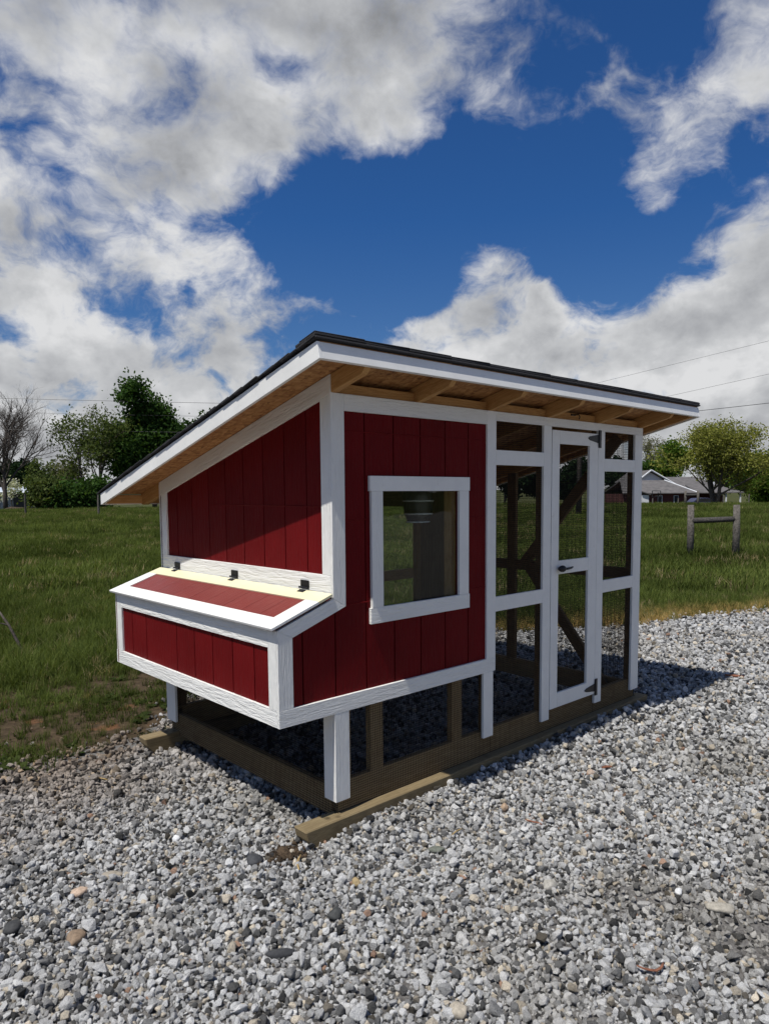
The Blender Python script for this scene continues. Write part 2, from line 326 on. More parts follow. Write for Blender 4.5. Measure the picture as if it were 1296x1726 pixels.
def prism(name, parent, poly, org, ax, ay, thick, m, grain=None, bev=0.0012):
    """polygon in the (ax, ay) plane through org, extruded by thick along ax x ay; local X follows the grain"""
    ax, ay, org = V(ax), V(ay), V(org); az = ax.cross(ay).normalized()
    pts = [org + ax * a + ay * c for a, c in poly]
    cen = sum(pts, V()) / len(pts) + az * thick / 2
    X = V(grain).normalized() if grain is not None else ax.normalized(); Z = az; Y = Z.cross(X)
    B = Matrix((X, Y, Z))          # rows: world to local
    bm = bmesh.new()
    lo = [bm.verts.new(B @ (p - cen)) for p in pts]; hi = [bm.verts.new(B @ (p + az * thick - cen)) for p in pts]
    k = len(pts)
    bm.faces.new(lo[::-1]); bm.faces.new(hi)
    for i in range(k): bm.faces.new((lo[i], lo[(i + 1) % k], hi[(i + 1) % k], hi[i]))
    bmesh.ops.recalc_face_normals(bm, faces=list(bm.faces))
    if bev: bmesh.ops.bevel(bm, geom=list(bm.edges), offset=bev, segments=1, affect='EDGES', clamp_overlap=True)
    me = from_bm(bm, name); me.materials.append(m)
    o = bpy.data.objects.new(name, me); COL.objects.link(o); hang(o, parent)
    o.matrix_basis = Matrix(((X.x, Y.x, Z.x, cen.x), (X.y, Y.y, Z.y, cen.y), (X.z, Y.z, Z.z, cen.z), (0, 0, 0, 1))); WM[o.name] = o.matrix_basis.copy()
    return o
def bx(bm, x0, x1, y0, y1, z0, z1):
    vs = [bm.verts.new(p) for p in ((x0, y0, z0), (x1, y0, z0), (x1, y1, z0), (x0, y1, z0), (x0, y0, z1), (x1, y0, z1), (x1, y1, z1), (x0, y1, z1))]
    for f in ((3, 2, 1, 0), (4, 5, 6, 7), (0, 1, 5, 4), (1, 2, 6, 5), (2, 3, 7, 6), (3, 0, 4, 7)): bm.faces.new([vs[i] for i in f])
def tube(bm, pts, rads, n=6, cap=True):
    rings = []
    for i, p in enumerate(pts):
        d = (pts[min(i + 1, len(pts) - 1)] - pts[max(i - 1, 0)]).normalized()
        a = d.cross(V((0.31, 0.87, 0.37))).normalized(); b2 = d.cross(a)
        rings.append([bm.verts.new(p + (a * math.cos(2 * math.pi * k / n) + b2 * math.sin(2 * math.pi * k / n)) * rads[i]) for k in range(n)])
    for r0, r1 in zip(rings, rings[1:]):
        for k in range(n): bm.faces.new((r0[k], r0[(k + 1) % n], r1[(k + 1) % n], r1[k]))
    if cap: bm.faces.new(rings[0][::-1]); bm.faces.new(rings[-1])
def lathe(bm, prof, n=24):
    rings = [[bm.verts.new((r * math.cos(2 * math.pi * k / n), r * math.sin(2 * math.pi * k / n), z)) for k in range(n)] for r, z in prof]
    for r0, r1 in zip(rings, rings[1:]):
        for k in range(n): bm.faces.new((r0[k], r0[(k + 1) % n], r1[(k + 1) % n], r1[k]))
    bm.faces.new(rings[0][::-1]); bm.faces.new(rings[-1])

# ------------------------------------------------------------------ the land
def smooth(a, b, x):
    x = np.clip((x - a) / (b - a), 0, 1); return x * x * (3 - 2 * x)
EDGE_X = [-30, -6, -3, -1.03, -0.5, 0.0, 0.6, 1.2, 3.0, 4.6, 5.3, 6.37, 7.3, 8.7, 12, 40]
EDGE_Y = [-2.0, 0.9, 1.75, 2.02, 2.02, 2.05, 2.75, 3.0, 3.0, 2.85, 2.3, 1.72, 1.5, 0.98, -0.5, -12]
def edge_y(x): return np.interp(x, EDGE_X, EDGE_Y)
def wob(x, y, s=1.0, seed=0.0):
    return np.array([mnoise.noise((float(a) * s, float(c) * s, seed)) for a, c in zip(np.atleast_1d(x), np.atleast_1d(y))])
def land(x, y):
    x = np.asarray(x, float); y = np.asarray(y, float)
    r = np.hypot(x - CAM.x, y - CAM.y)
    h = 0.45 * smooth(17, 45, r) + 0.22 * smooth(42, 58, r) - 1.3 * smooth(60, 95, r) + 6.0 * smooth(160, 700, r)
    h = h + 0.035 * np.sin(x * 0.9 + 1.3) * np.sin(y * 0.7) * smooth(2.4, 5, y)
    # gravel heaped a little along the skid, a shallow wheel track in front
    h = h + 0.055 * np.exp(-((y + 0.12) / 0.17) ** 2) * smooth(-0.25, 0.3, x) * (1 - smooth(2.9, 3.5, x))
    h = h + 0.012 * np.sin(x * 2.1 + y * 1.3) * np.sin(y * 2.6 - x * 0.7) * (y < 2.0) * (r < 14)
    return h
def landz(x, y): return float(land(np.array([x]), np.array([y]))[0])

def land_sheet(name, xs, ys, m, dz=0.0, keep=None):
    X, Y = np.meshgrid(xs, ys); Z = land(X, Y) + dz
    if name == 'ground': Z = Z - 0.07 * smooth(0.1, 0.7, edge_y(X) - Y) * (X > -30) * (X < 39) * (Y > -29)     # the stone bed is dug into the ground
    nx, ny = len(xs), len(ys)
    vs = np.stack([X.ravel(), Y.ravel(), Z.ravel()], 1)
    idx = np.arange(nx * ny).reshape(ny, nx)
    fs = np.stack([idx[:-1, :-1].ravel(), idx[:-1, 1:].ravel(), idx[1:, 1:].ravel(), idx[1:, :-1].ravel()], 1)
    if keep is not None:
        c = vs[fs].mean(1); fs = fs[keep(c[:, 0], c[:, 1])]
    me = bpy.data.meshes.new(name); me.from_pydata(vs.tolist(), [], fs.tolist()); me.materials.append(m)
    me.polygons.foreach_set('use_smooth', [True] * len(me.polygons))
    o = mk(name, me); o['kind'] = 'structure'; return o

m, t, b = mat('field_soil')
tc = t.new('ShaderNodeTexCoord').outputs['Object']; sp = t.new('ShaderNodeSeparateXYZ'); t.l.new(tc, sp.inputs[0])
n1_ = t.noise(tc, 1.1, 6, 0.65); n2_ = t.noise(tc, 14, 5, 0.7); n3_ = t.noise(tc, 0.12, 4, 0.6)
green = t.mix(t.mapr(n2_, 0.3, 0.7), (0.026, 0.032, 0.012), (0.066, 0.076, 0.026))
green = t.mix(t.mapr(n3_, 0.35, 0.65), green, t.mix(1.0, green, (1.35, 1.2, 1.0), 'MULTIPLY'))
dirt = t.mix(t.mapr(n2_, 0.3, 0.7), (0.040, 0.028, 0.017), (0.105, 0.075, 0.044))
clay = t.mix(t.mapr(t.noise(tc, 2.7, 3, 0.6), 0.60, 0.68), dirt, (0.16, 0.08, 0.04))
# worn earth lies in the strip beside the stones, left of the coop
band = t.math('MULTIPLY', t.mapr(sp.outputs[1], 5.0, 3.7, 0, 1, True), t.mapr(sp.outputs[0], 2.6, 1.0, 0, 1, True))
fac = t.mapr(t.math('ADD', t.math('MULTIPLY', n1_, 0.9), t.math('MULTIPLY', band, 0.55)), 0.62, 0.78, 0, 1)
t.l.new(t.mix(fac, green, clay), b.inputs['Base Color']); b.inputs['Roughness'].default_value = 0.95; b.inputs['Specular IOR Level'].default_value = 0.1
bump(t, b, n2_, 0.9, 0.05); SOIL = m
m, t, b = mat('gravel_dust')
tc = t.new('ShaderNodeTexCoord').outputs['Object']
n1_ = t.noise(tc, 70, 5, 0.75); n2_ = t.noise(tc, 1.3, 4, 0.6)
c = t.mix(t.mapr(n1_, 0.3, 0.7), (0.08, 0.073, 0.066), (0.30, 0.285, 0.265))
t.l.new(t.mix(t.mapr(n2_, 0.5, 0.7, 0, 0.6), c, (0.07, 0.055, 0.038)), b.inputs['Base Color']); b.inputs['Roughness'].default_value = 0.95
bump(t, b, n1_, 1.0, 0.02); DUST = m

def spaced(lo, hi, c, near, n):
    s = np.linspace(-1, 1, n); return None
gx = np.concatenate([-np.geomspace(1200, 14, 16), np.arange(-12, 14, 0.4), np.geomspace(14, 1200, 26)])
gy = np.concatenate([-np.geomspace(1200, 10, 14), np.arange(-9, 14, 0.4), np.geomspace(14, 1200, 26)])
land_sheet('ground', gx, gy, SOIL, -0.006)
land_sheet('gravel_drive', np.concatenate([np.arange(-30, -7, 1.0), np.arange(-7, 14.01, 0.25), np.arange(15, 40, 1.0)]), np.concatenate([np.arange(-30, -7, 1.0), np.arange(-7, 3.6, 0.125)]), DUST, 0.002, keep=lambda x, y: y < edge_y(x) + 0.05)

# ------------------------------------------------------------------ scatter by geometry nodes
HIDDEN = {}
def proto_collection(name, meshes):
    c = bpy.data.collections.new(name)
    for i, me in enumerate(meshes):
        o = bpy.data.objects.new('%s_%02d' % (name, i), me); c.objects.link(o)
    return c
def scatter(name, pts, rots, scls, idxs, tints, coll, m):
    n = len(pts)
    me = bpy.data.meshes.new(name); me.vertices.add(n); me.vertices.foreach_set('co', np.asarray(pts, np.float32).ravel())
    for nm, typ, dat in (('rot', 'FLOAT_VECTOR', rots), ('scl', 'FLOAT_VECTOR', scls)):
        a = me.attributes.new(nm, typ, 'POINT'); a.data.foreach_set('vector', np.asarray(dat, np.float32).ravel())
    a = me.attributes.new('pick', 'INT', 'POINT'); a.data.foreach_set('value', np.asarray(idxs, np.int32))
    a = me.attributes.new('tint', 'FLOAT_COLOR', 'POINT'); a.data.foreach_set('color', np.concatenate([np.asarray(tints, np.float32), np.ones((n, 1), np.float32)], 1).ravel())
    me.materials.append(m)
    o = mk(name, me)
    ng = bpy.data.node_groups.new(name + '_scatter', 'GeometryNodeTree')
    ng.interface.new_socket('Geometry', in_out='INPUT', socket_type='NodeSocketGeometry'); ng.interface.new_socket('Geometry', in_out='OUTPUT', socket_type='NodeSocketGeometry')
    N = ng.nodes; Lk = ng.links
    gi, go = N.new('NodeGroupInput'), N.new('NodeGroupOutput'); ip = N.new('GeometryNodeInstanceOnPoints')
    ci = N.new('GeometryNodeCollectionInfo'); ci.inputs['Collection'].default_value = coll; ci.inputs['Separate Children'].default_value = True
    ip.inputs['Pick Instance'].default_value = True
    def na(nm, ty):
        x = N.new('GeometryNodeInputNamedAttribute'); x.data_type = ty; x.inputs['Name'].default_value = nm; return x.outputs[0]
    Lk.new(gi.outputs[0], ip.inputs['Points']); Lk.new(ci.outputs[0], ip.inputs['Instance']); Lk.new(na('pick', 'INT'), ip.inputs['Instance Index'])
    e2r = N.new('FunctionNodeEulerToRotation'); Lk.new(na('rot', 'FLOAT_VECTOR'), e2r.inputs[0]); Lk.new(e2r.outputs[0], ip.inputs['Rotation'])
    Lk.new(na('scl', 'FLOAT_VECTOR'), ip.inputs['Scale']); Lk.new(ip.outputs[0], go.inputs[0])
    md = o.modifiers.new('scatter', 'NODES'); md.node_group = ng
    o['kind'] = 'stuff'; return o

rng = np.random.default_rng(7); random.seed(11)
def stone_mesh(seed, flat=0.72, pts=13, bev=0.10):
    r = random.Random(seed); bm = bmesh.new()
    for _ in range(pts):
        v = V((r.gauss(0, 1), r.gauss(0, 1), r.gauss(0, 1))).normalized() * r.uniform(0.82, 1.1)
        bm.verts.new((v.x * r.uniform(0.95, 1.1), v.y * 0.86, v.z * flat))
    bmesh.ops.convex_hull(bm, input=list(bm.verts))
    for v in [v for v in bm.verts if not v.link_faces]: bm.verts.remove(v)
    bmesh.ops.bevel(bm, geom=list(bm.edges), offset=bev, segments=1, affect='EDGES', clamp_overlap=True)
    bmesh.ops.recalc_face_normals(bm, faces=list(bm.faces))
    return from_bm(bm, 'stone')
stones = [stone_mesh(100 + i, [0.70, 0.82, 0.95][i % 3], [13, 17, 22][i % 3], [0.12, 0.16, 0.18][i % 3]) for i in range(14)]
for s in stones: s.materials.append(STONE)
STONES = proto_collection('gravel_shapes', stones)

def in_view(x, y, z, margin=60):
    d = np.stack([x - CAM.x, y - CAM.y, z - CAM.z], 1)
    r = d @ np.array(RIGHT); f = d @ np.array(FWD); u_ = d @ np.array(UP)
    u = 648 + FPX * r / np.maximum(f, 0.05); v = CYPX - FPX * u_ / np.maximum(f, 0.05)
    return (f > 0.4) & (u > -margin) & (u < 1296 + margin) & (v < 1726 + margin), f
P, Rr, Sc, Ix, Ti = [], [], [], [], []
def gravel_pass(x0, x1, y0, y1, dens, size, dmin, dmax, lift):
    n = int((x1 - x0) * (y1 - y0) * dens)
    x = rng.uniform(x0, x1, n); y = rng.uniform(y0, y1, n); z = land(x, y)
    ok, f = in_view(x, y, z, 260)
    ok &= (f >= dmin) & (f < dmax)
    ey = edge_y(x) + rng.normal(0, 0.13, n)
    ok &= y < ey
    x, y, z = x[ok], y[ok], z[ok]; n = len(x)
    s = size * np.exp(rng.normal(0, 0.30, n)); s = np.clip(s, size * 0.45, size * 2.1)
    # where the bed is worn thin: fines and soil show between fewer stones
    w1 = wob(x, y, 0.9, 3.3); w2 = wob(x, y, 2.3, 8.1); worn = w1 * 0.7 + w2 * 0.45
    drop = (worn > 0.32) & (rng.random(n) < 0.5)
    tone = rng.random(n)
    g = np.where(tone < 0.56, rng.normal(0.58, 0.09, n), np.where(tone < 0.82, rng.normal(0.36, 0.10, n), rng.normal(0.10, 0.04, n)))
    g = np.clip(g, 0.04, 0.80)
    g = g * (1.0 - 0.45 * np.clip(worn * 1.6, 0, 1))
    col = np.stack([g * 1.0, g * 0.995, g * 0.965], 1)
    warm = rng.random(n) < 0.09
    col[warm] = col[warm] * np.array([1.10, 0.98, 0.80])
    pk = rng.random(n) < 0.006; col[pk] = np.array([0.42, 0.27, 0.19]) * rng.uniform(0.6, 1.15, (pk.sum(), 1))
    sp_ = np.clip(worn * 1.8, 0, 1)[:, None]; col = col * (1 - sp_ * np.array([0.0, 0.05, 0.14]))
    # stones dirtied by earth along the grass edge on the left
    near = np.clip(1 - (edge_y(x) - y) / 1.25, 0, 1) ** 0.6 * (x < 0.6)
    near = near * np.clip(0.85 + 0.8 * w2, 0, 1)
    col = col * (1 - near[:, None]) + near[:, None] * (col * np.array([0.74, 0.60, 0.48]) * 0.78)
    keep = ~drop
    P.append(np.stack([x, y, z + s * (lift + rng.uniform(-0.25, 0.65, n))], 1)[keep]); Rr.append(np.stack([rng.normal(0, 0.8, n), rng.normal(0, 0.8, n), rng.uniform(0, 6.28, n)], 1)[keep])
    Sc.append((s[:, None] * np.stack([rng.uniform(0.95, 1.3, n), rng.uniform(0.88, 1.15, n), rng.uniform(0.8, 1.1, n)], 1))[keep]); Ix.append(rng.integers(0, 14, n)[keep]); Ti.append(col[keep])
gravel_pass(-4, 6, -4.2, 3.1, 5200, 0.0090, 0.3, 4.2, 0.25)
gravel_pass(-4, 6, -4.2, 3.1, 1700, 0.0122, 0.3, 4.2, 0.75)
gravel_pass(-4, 6, -4.2, 3.1, 60, 0.0165, 0.3, 4.2, 0.9)
gravel_pass(-2, 9, -4.2, 3.1, 2300, 0.0125, 4.2, 7.0, 0.4)
gravel_pass(-2, 9, -4.2, 3.1, 800, 0.0150, 4.2, 7.0, 0.9)
gravel_pass(0, 14, -4.2, 3.1, 1200, 0.017, 7.0, 14.0, 0.5)
gv = scatter('gravel', np.concatenate(P), np.concatenate(Rr), np.concatenate(Sc), np.concatenate(Ix), np.concatenate(Ti), STONES, STONE)
gv['label'] = 'loose grey crushed stone gravel covering the drive'; gv['category'] = 'gravel'
print('gravel stones', len(gv.data.vertices))

# grass clumps
def clump(seed, n, spread, h, wdt, lean, seg=3):
    r = random.Random(seed); vs, fs = [], []
    for _ in range(n):
        a = r.uniform(0, 6.283); rad = spread * math.sqrt(r.random()); bx_, by_ = rad * math.cos(a), rad * math.sin(a)
        hh = h * r.uniform(0.45, 1.15); th = r.uniform(0, 6.283); ln = lean * r.uniform(0.2, 1.4); w2 = wdt * r.uniform(0.6, 1.3)
        px, py = -math.sin(th + r.uniform(-1, 1)) * w2 / 2, math.cos(th) * w2 / 2
        k = len(vs)
        for s in range(seg):
            q = s / seg; ox = math.cos(th) * ln * hh * q * q; oy = math.sin(th) * ln * hh * q * q; zz = hh * (q - 0.25 * ln * q * q); ww = 1 - 0.55 * q
            vs += [(bx_ + ox - px * ww, by_ + oy - py * ww, zz), (bx_ + ox + px * ww, by_ + oy + py * ww, zz)]
        vs.append((bx_ + math.cos(th) * ln * hh, by_ + math.sin(th) * ln * hh, hh * (1 - 0.25 * ln)))
        for s in range(seg - 1): fs.append((k + 2 * s, k + 2 * s + 1, k + 2 * s + 3, k + 2 * s + 2))
        fs.append((k + 2 * seg - 2, k + 2 * seg - 1, k + 2 * seg))
    me = bpy.data.meshes.new('clump'); me.from_pydata(vs, [], fs); me.materials.append(GRASS); return me
GR_N = proto_collection('grass_shapes_near', [clump(i, 22, 0.07, 0.20, 0.006, 0.55) for i in range(6)])
GR_F = proto_collection('grass_shapes_far', [clump(50 + i, 46, 0.30, 0.22, 0.016, 0.5, 2) for i in range(5)])
def grass_tint(x, y, n, dry=None):
    w1 = wob(x, y, 0.35, 1.7); w2 = wob(x, y, 1.6, 5.2)
    k = np.clip(0.5 + 0.7 * w1 + 0.35 * w2 + rng.normal(0, 0.16, n), 0, 1)[:, None]
    c = (1 - k) * np.array([0.040, 0.058, 0.015]) + k * np.array([0.104, 0.140, 0.040])
    d = rng.random(n) < 0.05; c[d] = np.array([0.24, 0.21, 0.12]) * rng.uniform(0.7, 1.1, (d.sum(), 1))
    if dry is not None: c = c * (1 - dry[:, None]) + dry[:, None] * np.array([0.42, 0.31, 0.135]) * rng.uniform(0.6, 1.15, (n, 1))
    return c
def grass_pass(name, label, x0, x1, y0, y1, dens, dmin, dmax, coll, npick, smin, smax):
    n = int((x1 - x0) * (y1 - y0) * dens)
    x = rng.uniform(x0, x1, n); y = rng.uniform(y0, y1, n); z = land(x, y)
    ok, f = in_view(x, y, z, 120); ok &= (f >= dmin) & (f < dmax)
    ey = edge_y(x); over = y - ey
    ok &= over > rng.normal(0.02, 0.09, n)
    x, y, z, over = x[ok], y[ok], z[ok], over[ok]; n = len(x)
    # worn earth left of the coop: thin, short grass
    band = smooth(4.4, 3.2, y) * smooth(2.4, 0.8, x) if False else (1 - smooth(3.2, 4.9, y)) * (1 - smooth(0.8, 2.4, x))
    pat = wob(x, y, 1.5, 2.2) + 0.6 * wob(x, y, 4.0, 9.2)
    keep = rng.random(n) > band * np.clip(0.80 - 0.85 * pat, 0.15, 0.97)
    dry = np.clip(1 - over / (0.75 + 0.5 * wob(x, y, 0.8, 4.4)), 0, 1) * smooth(3.2, 4.6, x)
    dry = np.clip(dry * 1.7, 0, 1) * np.where(rng.random(n) < 0.80, 1, 0.2)
    s = rng.uniform(smin, smax, n) * (1 - 0.55 * band) * (1 - 0.45 * dry) * np.clip(0.95 + 0.45 * wob(x, y, 0.9, 6.6), 0.55, 1.5)
    tint = grass_tint(x, y, n, dry)
    sc = np.stack([s * rng.uniform(0.9, 1.2, n), s * rng.uniform(0.9, 1.2, n), s * rng.uniform(0.8, 1.25, n)], 1)
    rt = np.stack([rng.normal(0, 0.08, n), rng.normal(0, 0.08, n), rng.uniform(0, 6.28, n)], 1)
    pk = rng.integers(0, npick, n)
    o = scatter(name, np.stack([x, y, z - 0.008], 1)[keep], rt[keep], sc[keep], pk[keep], tint[keep], coll, GRASS)
    o['label'] = label; o['category'] = 'grass'; print(name, int(keep.sum())); return o
grass_pass('grass', 'uneven green grass beside the gravel with dry tips', -4, 13, 0.5, 14, 330, 3.5, 11.5, GR_N, 6, 0.6, 1.15)
grass_pass('grass', 'field grass in the middle of the pasture', -6, 34, -4, 34, 22, 11.5, 28, GR_F, 5, 0.75, 1.15)
grass_pass('grass', 'far field grass up to the fence line', 0, 78, 0, 78, 7.5, 28, 66, GR_F, 5, 0.9, 1.3)

GR_S = proto_collection('grass_shapes_short', [clump(80 + i, 16, 0.05, 0.07, 0.005, 0.9) for i in range(5)])
n = 3600; x = rng.uniform(-2.6, 1.8, n); y = rng.uniform(1.9, 4.6, n); pat = wob(x, y, 1.1, 31.0) + 0.6 * wob(x, y, 3.3, 17.0)
ok = (pat + rng.normal(0, 0.18, n) > 0.0) & (y > edge_y(x) + rng.normal(0.02, 0.08, n)); x, y = x[ok], y[ok]; n = len(x)
tf = scatter('grass', np.stack([x, y, land(x, y) - 0.006], 1), np.stack([0 * x, 0 * x, rng.uniform(0, 6.28, n)], 1), np.repeat(rng.uniform(0.5, 1.5, n)[:, None], 3, 1), rng.integers(0, 5, n), grass_tint(x, y, n) * 0.95, GR_S, GRASS)
tf['label'] = 'short thin turf creeping over the worn brown earth'; tf['category'] = 'grass'
n = 1500; x = rng.uniform(-2.6, 1.8, n); y = rng.uniform(1.9, 4.4, n); ok = (y > edge_y(x)) & (rng.random(n) < np.exp(-(y - edge_y(x)) / 0.5)); x, y = x[ok], y[ok]; n = len(x); s_ = 0.011 * np.exp(rng.normal(0, 0.4, n))
cr = scatter('soil_crumbs', np.stack([x, y, land(x, y)], 1), rng.uniform(0, 6.28, (n, 3)), np.repeat(s_[:, None], 3, 1), rng.integers(0, 14, n), np.array([0.17, 0.125, 0.08]) * rng.uniform(0.35, 1.6, (n, 1)), STONES, STONE)
cr['label'] = 'brown earth crumbs and strayed stones at the turf edge'; cr['category'] = 'soil'
n = 420; a = rng.uniform(0, 6.28, n); q_ = np.abs(rng.normal(0, 1, n)); x = -0.30 + 0.07 * q_ * np.cos(a); y = -0.01 + 0.045 * q_ * np.sin(a); s_ = 0.007 * np.exp(rng.normal(0, 0.35, n))
cr2 = scatter('soil_crumbs', np.stack([x, y, land(x, y) + 0.024], 1), rng.uniform(0, 6.28, (n, 3)), np.repeat(s_[:, None], 3, 1), rng.integers(0, 14, n), np.array([0.09, 0.062, 0.038]) * rng.uniform(0.4, 1.6, (n, 1)), STONES, STONE)
cr2['label'] = 'dark earth crumbs in the pocket at the skid end'; cr2['category'] = 'soil'
# low broad-leaved weeds on the worn earth
def weed(seed):
    r = random.Random(seed); vs, fs = [], []
    for _ in range(14):
        a = r.uniform(0, 6.283); L = r.uniform(0.05, 0.12); w2 = L * r.uniform(0.22, 0.34); up = r.uniform(0.15, 0.8); b0 = r.uniform(0.0, 0.03)
        dx, dy = math.cos(a), math.sin(a); k = len(vs)
        for q, ww in ((0, 0.15), (0.4, 1.0), (0.75, 0.8)):
            zz = 0.005 + L * up * q * (1.25 - 0.7 * q)
            for sg in (-1, 1): vs.append((dx * (b0 + L * q) - sg * dy * w2 * ww, dy * (b0 + L * q) + sg * dx * w2 * ww, zz))
        vs.append((dx * (b0 + L), dy * (b0 + L), 0.005 + L * up * 0.5))
        fs += [(k, k + 1, k + 3, k + 2), (k + 2, k + 3, k + 5, k + 4), (k + 4, k + 5, k + 6)]
    me = bpy.data.meshes.new('weed'); me.from_pydata(vs, [], fs); me.materials.append(GRASS); return me
WEEDS = proto_collection('weed_shapes', [weed(i) for i in range(5)])
n = 620; x = rng.uniform(-2.2, 1.6, n); y = rng.uniform(2.0, 6.2, n); pat = wob(x, y, 0.8, 12.0) + 0.5 * wob(x, y, 2.5, 3.0) + np.where((y > 4.2) & (y < 5.8), 0.15, 0)
ok = (pat > 0.10) & (y > edge_y(x) - 0.02); x, y = x[ok], y[ok]; n = len(x)
wd = scatter('weeds', np.stack([x, y, land(x, y) - 0.004], 1), np.stack([0 * x, 0 * x, rng.uniform(0, 6.28, n)], 1), np.repeat(rng.uniform(0.25, 0.75, n)[:, None], 3, 1), rng.integers(0, 5, n),
             np.array([0.040, 0.058, 0.020]) * rng.uniform(0.6, 1.3, (n, 1)), WEEDS, GRASS)
wd['label'] = 'low broad leaved weeds on the worn earth strip'; wd['category'] = 'weeds'

# ------------------------------------------------------------------ the chicken coop
Lx, Dy, Nx = 3.05, 1.881, 0.329
SLOPE, ZR0 = 0.2563, 2.293
def zr(y): return ZR0 - SLOPE * y              # underside of the roof deck
RX0, RX1, RY0, RY1 = -0.272, 3.423, -0.274, 2.213
coop = thing('chicken_coop', 'red and white chicken coop with nest box, slanted black roof and wire run', 'chicken coop', (0, 0, 0))
FR, LF, UPV = (0, -1, 0), (-1, 0, 0), (0, 0, 1)

# base: two skids, sill plates
for y, x0, x1 in ((0.006, -0.222, 3.135), (1.80, -0.222, 3.135)):
    prism('skid', coop, [(x0, 0.105), (x0 + 0.012, 0.055), (x0 + 0.075, -0.02), (x1 - 0.075, -0.02), (x1 - 0.012, 0.055), (x1, 0.105)], (0, y + 0.051, 0), (1, 0, 0), UPV, 0.102, TREATED, bev=0.005)
board('sill_plate', coop, (0.03, 0.043, 0.182), (3.03, 0.043, 0.182), 0.150, 0.038, FR, SILL)
board('sill_plate', coop, (0.03, 1.838, 0.182), (3.03, 1.838, 0.182), 0.150, 0.038, FR, SILL)
board('sill_plate', coop, (0.043, 0.064, 0.15), (0.043, 1.817, 0.15), 0.150, 0.038, LF, SILL)
board('sill_plate', coop, (3.007, 0.064, 0.15), (3.007, 1.817, 0.15), 0.150, 0.038, LF, SILL)

# studs and posts
def post(x, y, z0, z1, wx=0.089, wy=0.038, m=FRAME): return board('post', coop, (x, y, z0), (x, y, z1), wx, wy, FR, m)
for x in (0.075, 0.30, 0.935): post(x, 0.044, 0.258, 0.64, m=SILL)
post(1.22, 0.044, 0.258, 2.20)
post(1.80, 0.044, 0.258, 2.20); post(2.465, 0.044, 0.258, 2.20); post(2.985, 0.044, 0.258, 2.20)
for x in (0.075, 0.64, 1.22, 1.85, 2.45, 2.985): post(x, 1.838, 0.258, zr(1.84) - 0.09)
post(0.05, 0.06, 0.64, 2.15, 0.05, 0.05)
post(0.951, 0.079, 0.66, 2.19, 0.038, 0.089, PINE); post(0.304, 0.079, 0.66, 2.19, 0.038, 0.089, PINE)
board('post', coop, (3.006, 1.2, 0.226), (3.006, 1.2, zr(1.2) - 0.092), 0.089, 0.038, LF, FRAME)
board('rail', coop, (3.006, 0.085, 1.08), (3.006, 1.155, 1.08), 0.089, 0.036, LF, FRAME); board('rail', coop, (3.006, 1.245, 1.08), (3.006, 1.80, 1.08), 0.089, 0.036, LF, FRAME)
board('brace', coop, (2.968, 1.04, 1.10), (2.968, 0.16, 2.14), 0.089, 0.036, LF, FRAME)
board('brace', coop, (2.968, 1.00, 1.09), (2.968, 0.22, 0.12), 0.089, 0.036, LF, FRAME)
board('rail', coop, (1.28, 1.838, 1.0), (1.80, 1.838, 1.0), 0.089, 0.036, FR, FRAME); board('rail', coop, (1.90, 1.838, 1.0), (2.40, 1.838, 1.0), 0.089, 0.036, FR, FRAME); board('rail', coop, (2.50, 1.838, 1.0), (2.93, 1.838, 1.0), 0.089, 0.036, FR, FRAME)
board('top_plate', coop, (0.03, 0.044, 2.225), (3.03, 0.044, 2.225), 0.062, 0.036, FR, PINE)
board('top_plate', coop, (0.03, 1.838, zr(1.84) - 0.125), (3.03, 1.838, zr(1.84) - 0.125), 0.07, 0.036, FR, FRAME)

# wire netting, half-inch squares
def netting(name, parent, org, ud, vd, wu, hv, top=None, pitch=0.0127, r=0.00105):
    org, ud, vd = V(org), V(ud).normalized(), V(vd).normalized(); nn = ud.cross(vd); vs, fs = [], []
    def wire(a, b2, s):
        k = len(vs)
        for p in (a, b2): vs.extend([p + s * r + nn * r * 0.6, p - s * r + nn * r * 0.6, p - nn * r])
        fs.extend([(k, k + 1, k + 4, k + 3), (k + 1, k + 2, k + 5, k + 4), (k + 2, k, k + 3, k + 5)])
    top = top or (lambda u: hv)
    q = random.Random(len(name) + int(wu * 1000))
    for i in range(int(wu / pitch) + 1):
        u = i * pitch; j = q.uniform(-0.0006, 0.0006); wire(org + ud * (u + j), org + ud * (u - j) + vd * top(u), ud)
    for i in range(int(hv / pitch) + 1):
        v = i * pitch
        lim = wu
        if top(wu) < v: 
            a, b2 = top(0), top(wu); lim = wu * (a - v) / (a - b2) if a > v else 0
        if lim > 0.01: wire(org + vd * v + nn * 0.0008, org + ud * lim + vd * v + nn * 0.0008, vd)
    me = bpy.data.meshes.new(name); me.from_pydata([tuple(v) for v in vs], [], fs); me.materials.append(WIRE)
    o = mk(name, me, None, parent); o['kind'] = 'stuff'; return o
netting('wire_netting', coop, (0.004, 0.0215, 0.108), (1, 0, 0), UPV, 1.24, 0.54)
netting('wire_netting', coop, (1.24, 0.0215, 0.108), (1, 0, 0), UPV, 0.57, 2.05)
netting('wire_netting', coop, (2.425, 0.0215, 0.108), (1, 0, 0), UPV, 0.60, 2.05)
netting('wire_netting', coop, (1.81, 0.0215, 0.108), (1, 0, 0), UPV, 0.62, 0.14)
netting('wire_netting', coop, (0.0215, 0.012, 0.08), (0, 1, 0), UPV, 1.85, 0.55)
netting('wire_netting', coop, (3.034, 0.012, 0.08), (0, 1, 0), UPV, 1.85, 2.18, top=lambda u: zr(u) - 0.10 - 0.08)
netting('wire_netting', coop, (1.24, 1.864, 0.10), (1, 0, 0), UPV, 1.79, 1.62)
